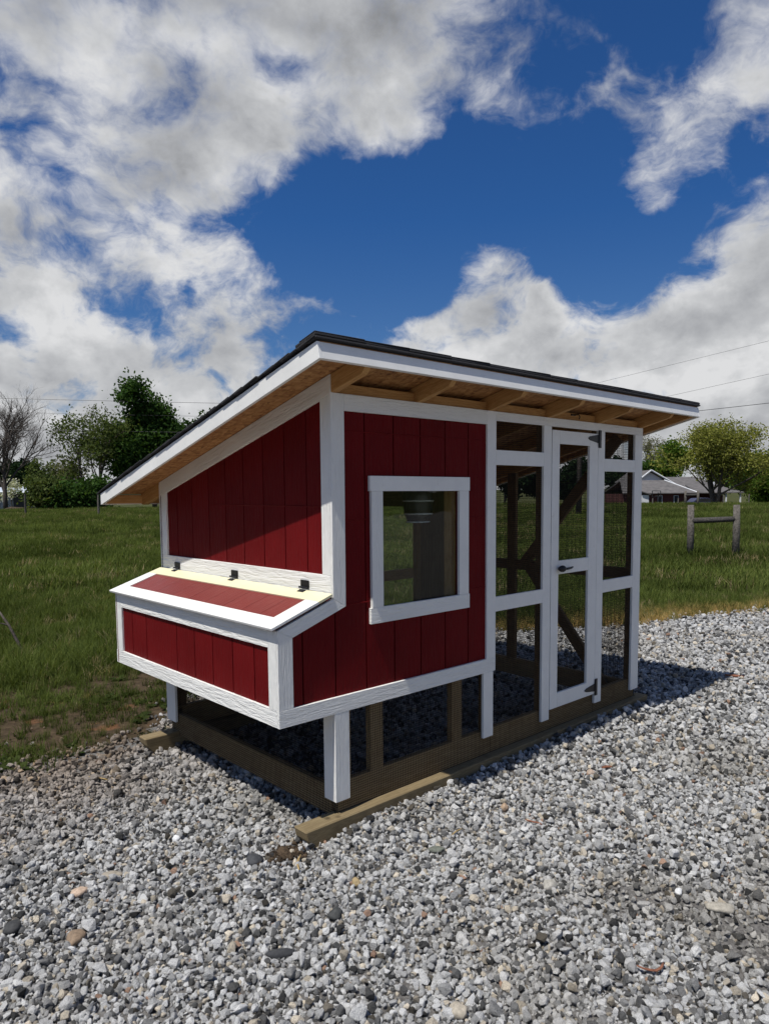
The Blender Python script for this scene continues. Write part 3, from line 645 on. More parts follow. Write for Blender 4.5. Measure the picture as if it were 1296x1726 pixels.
netting('wire_netting', coop, (0.03, 1.864, 0.10), (1, 0, 0), UPV, 1.24, 0.56)

# coop floor and inner partition
board('floor', coop, (-Nx + 0.02, 0.94, 0.648), (1.235, 0.94, 0.648), 1.82, 0.02, UPV, FRAME, 0)
pt = board('partition', coop, (1.232, 0.36, 0.66), (1.232, 0.36, 2.16), 0.58, 0.012, LF, FRAME, 0)
prism('header', pt, [(0.655, 1.63), (1.84, 1.63), (1.84, zr(1.84) - .02), (0.655, zr(0.655) - .02)], (1.226, 0, 0), (0, 1, 0), UPV, 0.012, FRAME)
prism('panel', pt, [(1.45, 0.66), (1.84, 0.66), (1.84, 1.625), (1.45, 1.625)], (1.226, 0, 0), (0, 1, 0), UPV, 0.012, FRAME)
board('stud', pt, (1.205, 0.62, 0.66), (1.205, 0.62, 1.95), 0.038, 0.04, FR, PINE)
board('stud', pt, (1.19, 0.094, 0.66), (1.19, 0.094, 2.15), 0.060, 0.05, FR, PINE)
board('perch', coop, (0.05, 1.1, 1.02), (1.2, 1.1, 1.02), 0.04, 0.06, UPV, FRAME)

# --- front wall: backing sheet with the window cut out, grooved siding boards, trim
WX0, WX1, WZ0, WZ1 = 0.325, 0.93, 1.124, 1.736
def sheet_with_hole(name, parent, y0, y1, m):
    bm = bmesh.new()
    top = lambda x: 2.20
    bx(bm, 0.02, WX0, y0, y1, 0.63, 2.2); bx(bm, WX1, 1.25, y0, y1, 0.63, 2.2); bx(bm, WX0, WX1, y0, y1, 0.63, WZ0); bx(bm, WX0, WX1, y0, y1, WZ1, 2.2)
    me = from_bm(bm, name); me.materials.append(m); return mk(name, me, None, parent)
fw = sheet_with_hole('front_wall', coop, 0.0245, 0.031, RED_D)
prism('nest_side_backing', fw, [(-Nx + 0.012, 0.63), (0.019, 0.63), (0.019, 1.19), (-Nx + 0.012, 1.075)], (0, 0.031, 0), (1, 0, 0), UPV, 0.0065, RED_D)
GRV = [-Nx + 0.006, -0.18, 0.02, 0.224, 0.424, 0.624, 0.822, 1.02, 1.25]
JOINTS = [1.164, 1.588, 2.027]
gap = 0.0035
def plank_y(x0, x1, z0, z1, ztop2=None):
    z2 = z1 if ztop2 is None else ztop2
    prism('plank', fw, [(x0 + gap, z0), (x1 - gap, z0), (x1 - gap, z2), (x0 + gap, z1)], (0, 0.0245, 0), (1, 0, 0), UPV, 0.0115, RED, grain=UPV)
for x0, x1 in zip(GRV, GRV[1:]):
    if x1 <= 0.021:
        f = lambda x: 1.07 + (x + Nx) * 0.36
        plank_y(x0, x1, 0.632, f(x0), f(x1))
        continue
    if x1 <= WX0 or x0 >= WX1: plank_y(x0, x1, 0.632, 2.2)
    else:
        a, b2 = x0, x1
        if x0 < WX0: plank_y(x0, WX0 + gap, WZ0 + 0.001, WZ1 - 0.001)
        if x1 > WX1: plank_y(WX1 - gap, x1, WZ0 + 0.001, WZ1 - 0.001)
        plank_y(a, b2, 0.632, WZ0); plank_y(a, b2, WZ1, 2.2)
for z, x0 in ((2.027, 0.085), (1.588, 0.085), (1.164, 0.085)):
    if z < 2: 
        board('joint_bead', fw, (x0, 0.0125, z), (0.25, 0.0125, z), 0.007, 0.004, FR, RED); board('joint_bead', fw, (1.006, 0.0125, z - 0.01), (1.178, 0.0125, z - 0.01), 0.006, 0.004, FR, RED)
    else: board('joint_bead', fw, (x0, 0.0125, z), (1.178, 0.0125, z), 0.007, 0.004, FR, RED)
def trim(parent, poly, grain, m=WHITE, y=0.018, th=0.018): return prism('trim_board', parent, poly, (0, y, 0), (1, 0, 0), UPV, th, m, grain=grain)
ZT = 2.204
trim(fw, [(0.0, 1.205), (0.080, 1.160), (0.084, ZT), (0.0, ZT)], UPV)
trim(fw, [(0.0845, 2.123), (1.178, 2.123), (1.178, ZT), (0.0845, ZT)], (1, 0, 0))
trim(fw, [(1.1785, 0.710), (1.262, 0.710), (1.262, ZT), (1.1785, ZT)], UPV, WHITE_S)
trim(fw, [(-Nx, 0.626), (1.262, 0.626), (1.262, 0.7095), (-Nx, 0.7095)], (1, 0, 0), y=0.0175)
trim(fw, [(-Nx, 0.710), (-0.246, 0.710), (-0.246, 1.046), (-Nx, 1.089)], UPV)
trim(fw, [(-Nx + 0.0005, 1.0893), (-0.2455, 1.0465), (0.0795, 1.1597), (-0.0005, 1.2048)], (0.94, 0, 0.34))
# legs
lg = board('leg', coop, (0.046, 0.009, 0.169), (0.046, 0.009, 0.6255), 0.092, 0.018, FR, WHITE)
board('side_face', lg, (0, 0, 0), (0, 0, 0.1), 0.01, 0.01, FR, WHITE) if False else None
l2 = prism('leg', coop, [(0.018, 0.169), (0.095, 0.169), (0.095, 0.6255), (0.018, 0.6255)], (0.018, 0, 0), (0, 1, 0), UPV, -0.018, WHITE_S, grain=UPV) if False else board('leg', coop, (0.009, 0.0575, 0.169), (0.009, 0.0575, 0.6255), 0.076, 0.018, LF, WHITE_S)
board('leg', coop, (1.1955, 0.009, 0.2195), (1.1955, 0.009, 0.6255), 0.092, 0.018, FR, WHITE_S)
board('leg', coop, (0.009, 1.815, 0.169), (0.009, 1.815, 0.6255), 0.125, 0.018, LF, WHITE_S)

# window: frame boards, glass
win = board('window', coop, ((WX0 + WX1) / 2, 0.026, WZ0 - 0.001), ((WX0 + WX1) / 2, 0.026, WZ1 + 0.001), WX1 - WX0 + 0.004, 0.003, FR, GLASS, 0)
win['label'] = 'clear glass pane in white frame'
ww = dict(y=0.0125, th=0.018)
trim(win, [(0.243, 1.731), (1.014, 1.731), (1.014, 1.809), (0.243, 1.809)], (1, 0, 0), WHITE_S, **ww)
trim(win, [(0.243, 1.047), (1.014, 1.047), (1.014, 1.130), (0.243, 1.130)], (1, 0, 0), WHITE, **ww)
trim(win, [(0.253, 1.1305), (0.331, 1.1305), (0.331, 1.7305), (0.253, 1.7305)], UPV, WHITE, **ww)
trim(win, [(0.924, 1.1305), (1.006, 1.1305), (1.006, 1.7305), (0.924, 1.7305)], UPV, WHITE_S, **ww)

# --- left wall above the nest box
def wall_poly(y0, y1, z0, off): return [(y0, z0), (y1, z0), (y1, zr(y1) - off), (y0, zr(y0) - off)]
lw = prism('end_wall', coop, wall_poly(0.033, 1.85, 1.14, 0.004), (0.0245, 0, 0), (0, 1, 0), UPV, 0.0065, RED_D)
GY = [0.02, 0.222, 0.418, 0.622, 0.830, 1.030, 1.232, 1.45, 1.655, 1.86]
for y0, y1 in zip(GY, GY[1:]):
    prism('plank', lw, wall_poly(y0 + gap, y1 - gap, 1.15, 0.012), (0.013, 0, 0), (0, 1, 0), UPV, 0.0115, RED, grain=UPV)
board('joint_bead', lw, (0.0125, 0.085, 1.656), (0.0125, 1.19, 1.662), 0.007, 0.004, LF, RED)
def trim_l(parent, poly, grain, m=WHITE, x=0.0, th=0.018): return prism('trim_board', parent, poly, (x, 0, 0), (0, 1, 0), UPV, th, m, grain=grain)
trim_l(lw, [(0.0185, 1.3185), (0.085, 1.3185), (0.085, zr(0.085) - 0.0965), (0.0185, zr(0.0185) - 0.0965)], UPV)
trim_l(lw, [(1.791, 1.3185), (1.881, 1.3185), (1.881, zr(1.881) - 0.0965), (1.791, zr(1.791) - 0.0965)], UPV)
trim_l(lw, [(0.0185, 1.225), (1.881, 1.225), (1.881, 1.318), (0.0185, 1.318)], (0, 1, 0))
trim_l(lw, [(-0.0, zr(0.0) - 0.096), (1.883, zr(1.883) - 0.096), (1.883, zr(1.883) - 0.003), (-0.0, zr(0.0) - 0.003)], (0, 1, -SLOPE), x=-0.0015)

# back wall of the coop house (faces the field)
bw = prism('back_wall', coop, [(-Nx, 0.63), (1.25, 0.63), (1.25, zr(1.875) - 0.01), (0.0, zr(1.875) - 0.01), (0.0, 1.20), (-Nx, 1.08)], (0, 1.872, 0), (1, 0, 0), UPV, 0.012, RED, grain=UPV)
prism('trim_board', bw, [(-Nx, 0.626), (1.262, 0.626), (1.262, 0.71), (-Nx, 0.71)], (0, 1.890, 0), (1, 0, 0), UPV, 0.0175, WHITE)
prism('trim_board', bw, [(0, 1.21), (0.085, 1.21), (0.085, zr(1.88) - 0.02), (0, zr(1.88) - 0.02)], (0, 1.890, 0), (1, 0, 0), UPV, 0.0175, WHITE, grain=UPV)
prism('trim_board', bw, [(1.178, 0.711), (1.262, 0.711), (1.262, zr(1.88) - 0.02), (1.178, zr(1.88) - 0.02)], (0, 1.890, 0), (1, 0, 0), UPV, 0.0175, WHITE, grain=UPV)

# --- nest box front
nb = prism('nest_box', coop, [(0.02, 0.632), (1.862, 0.632), (1.862, 1.085), (0.02, 1.085)], (-Nx + 0.0245, 0, 0), (0, 1, 0), UPV, 0.0065, RED_D)
for y0, y1 in zip([0.02, 0.227, 0.43, 0.634, 0.834, 1.046, 1.45, 1.655], [0.227, 0.43, 0.634, 0.834, 1.046, 1.45, 1.655, 1.861]):
    prism('plank', nb, [(y0 + gap, 0.633), (y1 - gap, 0.633), (y1 - gap, 1.08), (y0 + gap, 1.08)], (-Nx + 0.013, 0, 0), (0, 1, 0), UPV, 0.0115, RED, grain=UPV)
xn = -Nx
trim_l(nb, [(0.0185, 0.626), (1.881, 0.626), (1.881, 0.7095), (0.0185, 0.7095)], (0, 1, 0), x=xn + 0.0005)
trim_l(nb, [(0.0185, 0.710), (0.085, 0.710), (0.085, 1.088), (0.0185, 1.088)], UPV, x=xn)
trim_l(nb, [(1.793, 0.710), (1.881, 0.710), (1.881, 1.088), (1.793, 1.088)], UPV, x=xn)
trim_l(nb, [(0.0855, 1.0), (1.7925, 1.0), (1.7925, 1.088), (0.0855, 1.088)], (0, 1, 0), x=xn)

# --- nest box lid, hinged on the end wall
LA = math.atan2(1.231 - 1.106, 0.357); ldx, ldz = math.cos(LA), math.sin(LA)
ldir = V((-ldx, 0, -ldz)); lnrm = V((-ldz, 0, ldx))
LL = 0.378; lo0 = V((-0.003, 0, 1.213))        # underside of the lid at the hinge line
def lid(name, y0, y1, s0, s1, t0, t1, m, grain):
    o = lo0 + lnrm * t0
    return prism(name, ld if name != 'nest_lid' else coop, [(y0, s0), (y1, s0), (y1, s1), (y0, s1)], o, (0, 1, 0), ldir, -(t1 - t0) if V((0, 1, 0)).cross(ldir).dot(lnrm) < 0 else (t1 - t0), m, grain=grain)
ld = None
ld = lid('nest_lid', 0.004, 1.876, 0.006, LL - 0.006, 0.0, 0.006, RED_D, (0, 1, 0))
lys = [0.09, 0.248, 0.42, 0.605, 0.80, 0.985, 1.195, 1.41, 1.58, 1.79]
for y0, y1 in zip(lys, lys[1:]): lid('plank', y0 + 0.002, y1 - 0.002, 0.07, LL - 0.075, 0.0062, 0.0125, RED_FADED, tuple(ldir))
lid('trim_board', -0.004, 1.886, 0.0, 0.088, 0.0062, 0.0195, CREAM, (0, 1, 0))
lid('trim_board', -0.004, 1.886, LL - 0.092, LL, 0.0062, 0.0195, WHITE_S, (0, 1, 0))
lid('trim_board', -0.004, 0.104, 0.0885, LL - 0.0925, 0.0062, 0.0195, WHITE_S, tuple(ldir))
lid('trim_board', 1.770, 1.886, 0.0885, LL - 0.0925, 0.0062, 0.0195, WHITE_S, tuple(ldir))
for y in (0.228, 0.92, 1.644):
    h = board('hinge', ld, (-0.004, y - 0.035, 1.262), (-0.004, y + 0.035, 1.262), 0.036, 0.006, LF, IRON)
    p = lo0 + lnrm * 0.021 + ldir * 0.018
    board('leaf', h, p + V((0, y - 0.026, 0)), p + V((0, y + 0.026, 0)), 0.022, 0.004, lnrm, IRON)
    bm = bmesh.new(); tube(bm, [V((-0.012, y - 0.038, 1.242)), V((-0.012, y + 0.038, 1.242))], [0.006, 0.006], 8)
    me = from_bm(bm, 'pin'); mk('pin', me, IRON, h)

# --- run front: rails, posts, door
rf = trim(coop, [(1.2625, 2.150), (3.05, 2.150), (3.05, ZT), (1.2625, ZT)], (1, 0, 0))
def rb(poly, grain, m=WHITE_S): return trim(rf, poly, grain, m)
ZP = 2.1495
rb([(1.752, 0.185), (1.838, 0.185), (1.838, ZP), (1.752, ZP)], UPV)
rb([(2.412, 0.176), (2.500, 0.176), (2.500, ZP), (2.412, ZP)], UPV)
rb([(2.937, 0.170), (3.05, 0.170), (3.05, ZP), (2.937, ZP)], UPV)
rb([(1.2625, 1.886), (1.7515, 1.886), (1.7515, 1.976), (1.2625, 1.976)], (1, 0, 0)); rb([(1.2625, 0.992), (1.7515, 0.992), (1.7515, 1.082), (1.2625, 1.082)], (1, 0, 0))
rb([(2.5005, 1.867), (2.9365, 1.867), (2.9365, 1.957), (2.5005, 1.957)], (1, 0, 0)); rb([(2.5005, 0.984), (2.9365, 0.984), (2.9365, 1.074), (2.5005, 1.074)], (1, 0, 0))
dr = netting('door', coop, (1.90, 0.0235, 0.30), (1, 0, 0), UPV, 0.43, 1.80); dr['label'] = 'narrow white framed screen door'
if 'kind' in dr: del dr['kind']
def db(poly, grain): return prism('stile' if abs(grain[2]) > 0 else 'rail', dr, poly, (0, 0.0165, 0), (1, 0, 0), UPV, 0.019, WHITE_S, grain=grain)
db([(1.843, 0.25), (1.928, 0.25), (1.928, 2.128), (1.843, 2.128)], UPV); db([(2.297, 0.25), (2.405, 0.25), (2.405, 2.128), (2.297, 2.128)], UPV)
for z0, z1 in ((0.25, 0.35), (1.167, 1.258), (2.040, 2.128)): db([(1.9285, z0), (2.2965, z0), (2.2965, z1), (1.9285, z1)], (1, 0, 0))
for z in (2.093, 0.297):
    h = board('hinge', dr, (2.425, -0.0045, z - 0.062), (2.425, -0.0045, z + 0.062), 0.034, 0.005, FR, IRON)
    prism('strap', h, [(2.408, z - 0.030), (2.408, z + 0.030), (2.29, z + 0.013), (2.268, z), (2.29, z - 0.013)], (0, -0.0027, 0), (1, 0, 0), UPV, 0.004, IRON)
    bm = bmesh.new(); tube(bm, [V((2.409, -0.008, z - 0.055)), V((2.409, -0.008, z + 0.055))], [0.006, 0.006], 8); mk('pin', from_bm(bm, 'pin'), IRON, h)
# lever latch
bm = bmesh.new()
tube(bm, [V((1.900, -0.022, 1.206)), V((1.912, -0.030, 1.207)), V((1.935, -0.034, 1.207)), V((1.955, -0.030, 1.206)), V((1.97, -0.028, 1.204))], [0.010, 0.020, 0.023, 0.017, 0.010], 10)
tube(bm, [V((1.965, -0.028, 1.204)), V((2.0, -0.030, 1.202)), V((2.045, -0.028, 1.205)), V((2.068, -0.025, 1.209))], [0.009, 0.008, 0.008, 0.005], 8)
lt = mk('latch', from_bm(bm, 'latch', True), IRON, dr)
bm = bmesh.new(); tube(bm, [V((1.93, 0.0, 1.206)), V((1.93, -0.030, 1.206))], [0.012, 0.012], 10); mk('spindle', from_bm(bm, 'spindle'), STEEL, lt)
# little hook under the eave
bm = bmesh.new(); tube(bm, [V((2.12, 0.02, 2.245)), V((2.12, -0.02, 2.243)), V((2.12, -0.03, 2.225)), V((2.12, -0.022, 2.212))], [0.004] * 4, 6); tube(bm, [V((2.095, 0.022, 2.244)), V((2.145, 0.022, 2.244))], [0.006, 0.006], 6)
mk('hook', from_bm(bm, 'hook'), IRON, coop)
# right end: corner trim beside the run
prism('trim_board', rf, [(0.019, 0.170), (0.10, 0.170), (0.10, zr(0.1) - 0.1), (0.019, zr(0.019) - 0.1)], (3.036, 0, 0), (0, 1, 0), UPV, 0.014, WHITE_S, grain=UPV)

# --- roof: strand-board deck, rafters, fascia, rake boards, shingle courses
sn = V((0, SLOPE, 1)).normalized(); sdir = V((0, 1, -SLOPE)).normalized()
rx = (RX0 + RX1) / 2
def on_roof(x, y, h): return V((x, y, zr(y))) + sn * h
roof = board('roof', coop, on_roof(RX0 + 0.019, (RY0 + RY1) / 2, 0.006), on_roof(RX1 - 0.019, (RY0 + RY1) / 2, 0.006), (RY1 - RY0) / sdir.y - 0.04, 0.012, sn, OSB, 0)
ZFB, ZFT = 2.292, 2.366
yrb = RY1 - 0.018
for x in (0.023, 0.61, 1.215, 1.82, 2.425, 3.025):
    prism('rafter', roof, [(RY0 + 0.02, zr(RY0 + 0.02) - 0.002), (RY0 + 0.02, ZFB + 0.004), (RY0 + 0.05, zr(RY0 + 0.05) - 0.088), (1.86, zr(1.86) - 0.091), (RY1 - 0.06, zr(RY1 - 0.06) - 0.085), (RY1 - 0.022, zr(RY1) - 0.062), (RY1 - 0.022, zr(RY1 - 0.022) - 0.002)],
          (x - 0.019, 0, 0), (0, 1, 0), UPV, 0.038, PINE, grain=tuple(sdir))
fh = 0.076; fc = V((0, RY0, ZFB)) + sn * fh / 2 + sdir * 0.009
board('fascia', roof, (RX0 + 0.0185, fc.y, fc.z), (RX1 - 0.0185, fc.y, fc.z), fh, 0.018, -sdir, WHITE_S)
zb1 = zr(RY1)
board('fascia', roof, (RX0 + 0.0185, RY1 - 0.009, zb1 - 0.032), (RX1 - 0.0185, RY1 - 0.009, zb1 - 0.032), 0.07, 0.018, (0, 1, 0), WHITE_S)
for x in (RX0, RX1 - 0.018):
    prism('rake_board', roof, [(RY0 - 0.0008, ZFB - 0.0006), (RY1 + 0.0008, zb1 - 0.067), (RY1 + 0.0008, zb1 + 0.010), (RY0 + 0.0180, ZFB + 0.0745)], (x, 0, 0), (0, 1, 0), UPV, 0.018, WHITE_S, grain=tuple(sdir))
# gable-end rafter lookouts and the blocking seen between rafters
Ls = (RY1 - RY0) / sdir.y + 0.03; nC = 19
base = on_roof(rx, RY0 + 0.0065, 0.0135)
for i in range(nC):
    s1 = Ls * (nC - i) / nC; s0 = max(0.0, Ls * (nC - i - 1) / nC - 0.075)
    q = random.Random(i)
    x0, x1 = RX0 - 0.014 + q.uniform(-0.004, 0.004), RX1 + 0.014 + q.uniform(-0.004, 0.004)
    a = base + sdir * s0 + sn * 0.0150; c = base + sdir * s1 + sn * 0.0060
    if i == nC - 1: a = base + sn * 0.012
    n2 = (c - a).normalized().cross(V((1, 0, 0))) * -1
    mid = (a + c) / 2; up = V((1, 0, 0)).cross((c - a).normalized())
    board('shingle_course', roof, (x0, mid.y, mid.z), (x1, mid.y, mid.z), (c - a).length, 0.008, up, SHINGLE, 0.002)
board('starter_strip', roof, (RX0 - 0.012, base.y + 0.03, base.z - 0.001), (RX1 + 0.012, base.y + 0.03, base.z - 0.001), 0.07, 0.010, sn, SHINGLE, 0.002)
# sub-fascia and barge rafter in bare wood behind the painted boards
board('sub_fascia', roof, (RX0 + 0.02, RY1 - 0.030, zb1 - 0.030), (RX1 - 0.06, RY1 - 0.030, zb1 - 0.030), 0.058, 0.022, (0, 1, 0), PINE)
prism('barge_rafter', roof, [(RY0 + 0.022, ZFB + 0.006), (RY1 - 0.045, zr(RY1 - 0.045) - 0.062), (RY1 - 0.045, zr(RY1 - 0.045) - 0.003), (RY0 + 0.022, zr(RY0 + 0.022) - 0.003)], (RX1 - 0.0185 - 0.036, 0, 0), (0, 1, 0), UPV, 0.036, PINE, grain=tuple(sdir))
q = random.Random(4); xx = RX0 - 0.013
while xx < RX1 + 0.012:      # cap shingles along the high edge, each lapped and a little off line
    x1 = min(xx + q.uniform(0.27, 0.31), RX1 + 0.014)
    if RX1 + 0.014 - x1 < 0.08: x1 = RX1 + 0.014
    for h, th, wd in ((0.022, 0.012, 0.15), (0.0305, 0.006, 0.12)):
        j0, j1 = q.uniform(-0.0045, 0.003), q.uniform(-0.0045, 0.003)
        p0 = base + sdir * (wd / 2 - 0.001 + j0) + sn * h; p1 = base + sdir * (wd / 2 - 0.001 + j1) + sn * (h + 0.0012)
        board('cap_shingle', roof, (xx, p0.y, p0.z), (x1 + 0.004, p1.y, p1.z), wd, th, sn, SHINGLE, 0.0025)
    xx = x1

# hanging feeder behind the glass
fd = thing('hanging_vessel', 'dark round hanging feeder with pale rims behind the coop window', 'feeder', (0.845, 0.25, 1.545))  # rimmed vessel modelled for an unidentified round shape in the window
bm = bmesh.new(); lathe(bm, [(0.052, 0.0), (0.065, 0.006), (0.085, 0.065), (0.090, 0.12), (0.087, 0.21), (0.07, 0.245), (0.026, 0.29)]); mk('bucket', from_bm(bm, 'bucket', True), VESSEL, fd)
for rr_, z in ((0.067, 0.006), (0.083, 0.054), (0.0905, 0.13)):
    bm = bmesh.new(); k = 28
    tube(bm, [V((rr_ * math.cos(a * 2 * math.pi / k), rr_ * math.sin(a * 2 * math.pi / k), z)) for a in range(k + 1)], [0.004] * (k + 1), 6, False); mk('rim', from_bm(bm, 'rim'), RIM, fd)
bm = bmesh.new(); tube(bm, [V((0, 0, 0.285)), V((0, 0, zr(0.25) - 1.545 + 0.004))], [0.003, 0.003], 6); mk('hanger', from_bm(bm, 'hanger'), IRON, fd)

# ------------------------------------------------------------------ single stones, chips and twigs that stand out
def rock(x, y, sx, sy, sz, rz, col, label, seed, zoff=0.0, name='stone'):
    r = random.Random(seed); bm = bmesh.new()
    bmesh.ops.create_icosphere(bm, subdivisions=3, radius=1.0)
    off = V((seed * 3.1, seed * 1.7, 0))
    for v in bm.verts:
        d = v.co.normalized(); k = 1 + 0.28 * mnoise.noise(d * 1.1 + off) + 0.12 * mnoise.noise(d * 3.0 + off)
        v.co = V((d.x * sx * k, d.y * sy * k, d.z * sz * k))
    me = from_bm(bm, name, True); o = mk(name, me, rock_mat('rock_%s_%d' % (name, seed), col))
    o.location = (x, y, landz(x, y) + 0.014 + sz * 0.35 + zoff); o.rotation_euler = (0, 0, rz); return tag(o, label, 'stone')
rock(-0.755, -0.609, 0.052, 0.020, 0.018, -0.6, (0.035, 0.036, 0.038), 'long black kidney shaped stone lying on the gravel', 1)
rock(0.844, -0.40, 0.026, 0.020, 0.020, 0.3, (0.42, 0.30, 0.20), 'round tan stone on the gravel below the skid', 2)
rock(-0.451, 0.044, 0.042, 0.038, 0.026, 0.3, (0.05, 0.052, 0.055), 'dark grey stone beside the end of the skid', 3)
rock(-1.427, 0.262, 0.038, 0.030, 0.024, 1.0, (0.045, 0.045, 0.045), 'dark round stone lying beyond the brown flat sided stone', 4)
rock(-0.453, -0.56, 0.032, 0.026, 0.022, 0.4, (0.05, 0.052, 0.05), 'blackish angular stone in front of the skid', 5)
rock(-0.239, -0.433, 0.026, 0.016, 0.017, 1.2, (0.36, 0.27, 0.14), 'small yellowish oval pebble on the grey gravel', 6)
rock(-0.983, 0.398, 0.046, 0.030, 0.014, -0.7, (0.32, 0.28, 0.22), 'flat beige disc shaped stone in the gravel', 7)
rock(-1.137, 0.352, 0.040, 0.026, 0.020, 0.2, (0.50, 0.37, 0.27), 'pale peach coloured stone in the gravel', 8)
rock(-1.27, 0.026, 0.050, 0.036, 0.022, 0.9, (0.24, 0.17, 0.11), 'brown flat sided stone in the gravel', 9)
rock(-0.613, 0.507, 0.020, 0.018, 0.016, 0.0, (0.75, 0.75, 0.74), 'bright white pebble among the grey stones', 10)
rock(0.731, -1.588, 0.060, 0.034, 0.020, -0.9, (0.36, 0.33, 0.27), 'large flat beige rock in the gravel', 11)
rock(0.727, -1.416, 0.024, 0.014, 0.012, 0.4, (0.72, 0.72, 0.70), 'chalk white chip near the large flat rock', 12)
rock(0.233, -0.467, 0.040, 0.024, 0.012, -0.6, (0.14, 0.15, 0.12), 'flat greenish grey stone in the gravel', 13)
rock(-0.489, -1.246, 0.030, 0.028, 0.022, 0.0, (0.42, 0.37, 0.29), 'round cream stone with pitted face in the gravel', 14)
rock(1.595, -0.469, 0.030, 0.026, 0.020, 0.5, (0.42, 0.33, 0.26), 'pinkish beige stone near a chip of bark', 15)
rock(0.36, -1.02, 0.036, 0.030, 0.022, 0.5, (0.38, 0.36, 0.31), 'pale rounded stone beside a smaller cream one', 16)
def chip(x, y, l, wd, rz, label, m=BARKCHIP, cat='bark chip', bend=0.0, name='bark_chip'):
    q = random.Random(int(x * 1000)); bm = bmesh.new(); k = 7
    pts = [V((l * (i / (k - 1) - 0.5), bend * math.sin(math.pi * i / (k - 1)) + q.uniform(-1, 1) * wd * 0.15, 0.003 * q.uniform(-1, 1))) for i in range(k)]
    tube(bm, pts, [wd * (0.35 + 0.65 * math.sin(math.pi * (0.12 + 0.76 * i / (k - 1)))) for i in range(k)], 7)
    for v in bm.verts: v.co.z *= 0.6
    o = mk(name, from_bm(bm, name, True), m); o.location = (x, y, landz(x, y) + 0.030); o.rotation_euler = (0.05, 0.08, rz); return tag(o, label, cat)
chip(1.723, -0.502, 0.075, 0.012, -0.3, 'reddish bark chip on gravel near the pinkish stone')
chip(4.517, -0.175, 0.16, 0.02, -0.9, 'long reddish bark piece at the tip of the roof shadow')
chip(0.19, -1.561, 0.11, 0.006, -0.5, 'curved red rootlet lying on the gravel', cat='root', bend=-0.035, name='rootlet')
chip(0.429, -0.425, 0.10, 0.004, 0.2, 'thin straw twig on gravel by the flat greenish stone', STRAW, 'twig', 0.004, 'twig')
chip(-0.62, 1.52, 0.13, 0.005, -0.9, 'pale dry twig on the brown stones by the far skid', STRAW, 'twig', 0.008, 'twig')
chip(0.80, -0.62, 0.09, 0.006, -1.2, 'rusty brown twig on the gravel below the tan stone', BARKCHIP, 'twig', 0.004, 'twig')
chip(-0.32, -0.13, 0.16, 0.006, 0.9, 'dry grass stem tucked against the skid end', STRAW, 'twig', 0.01, 'twig')
# leaning dead branch among the grass
bm = bmesh.new(); tube(bm, [V((0, 0, -0.05)), V((-0.09, 0.02, 0.14)), V((-0.20, 0.05, 0.33)), V((-0.34, 0.05, 0.55))], [0.018, 0.017, 0.014, 0.009], 7)
tube(bm, [V((-0.20, 0.05, 0.33)), V((-0.26, 0.03, 0.36)), V((-0.31, -0.02, 0.37))], [0.009, 0.007, 0.004], 6)
o = mk('dead_branch', from_bm(bm, 'dead_branch', True), BARK); o.location = (0.13, 5.6, landz(0.13, 5.6)); o.rotation_euler = (0, 0, -0.75); tag(o, 'grey dead branch leaning out of the tall grass', 'branch')

# ------------------------------------------------------------------ fences
def fence_brace(u0, u1, vtop, depth, rpost, label, h):
    p0 = at(u0, 900, depth); p1 = at(u1, 900, depth * 0.985); z0 = landz(p0.x, p0.y)
    t_ = thing('fence_brace', label, 'fence', (p0.x, p0.y, z0)); e = V((p1.x - p0.x, p1.y - p0.y, landz(p1.x, p1.y) - z0))
    for k, q in enumerate((V(), e)):
        bm = bmesh.new(); tube(bm, [q + V((0, 0, -0.2)), q + V((0.01, 0, h * 0.5)), q + V((0.0, 0.01, h))], [rpost, rpost * 1.03, rpost * 0.94], 12)
        mk('post', from_bm(bm, 'post', True), OLDPOST, t_)
    bm = bmesh.new(); tube(bm, [V((0, 0, h * 0.70)), e * 0.5 + V((0, 0, h * 0.715)), e + V((0, 0, h * 0.735))], [rpost * 0.86, rpost * 0.84, rpost * 0.80], 10)
    mk('rail', from_bm(bm, 'rail', True), DARKRAIL, t_); return t_
fence_brace(1163, 1240, 852, 18.4, 0.085, 'weathered wooden fence brace of two posts with a dark rail', 1.36)
fence_brace(1153, 1174, 842, 54.0, 0.09, 'distant grey fence brace standing before the brick house', 1.15)
def far_post(u, vt, vb, d, label, r=0.05, m=OLDPOST):
    p = at(u, vb, d); z = landz(p.x, p.y); h = (vb - vt) * d / FPX
    bm = bmesh.new(); tube(bm, [V((0, 0, -0.3)), V((0, 0, h * 0.6)), V((0.02, 0, h))], [r, r, r * 0.9], 8)
    o = mk('fence_post', from_bm(bm, 'fence_post'), m); o.location = (p.x, p.y, z); return tag(o, label, 'fence post', 'posts along the field fence')
far_post(44, 829, 866, 45, 'thin dark fence post in front of the grey shed', 0.06, DARKRAIL)
far_post(167, 829, 865, 45, 'thin dark fence post below the low roof corner', 0.07, OLDPOST)
far_post(1099, 846, 858, 56, 'short fence post in front of the brick wall')
far_post(1218, 843, 860, 56, 'pale fence post beside the light green tree trunk')
far_post(1261, 840, 858, 56, 'pale fence post past the end of the porch')
far_post(1142, 846, 858, 56, 'short grey post below the brick house window')

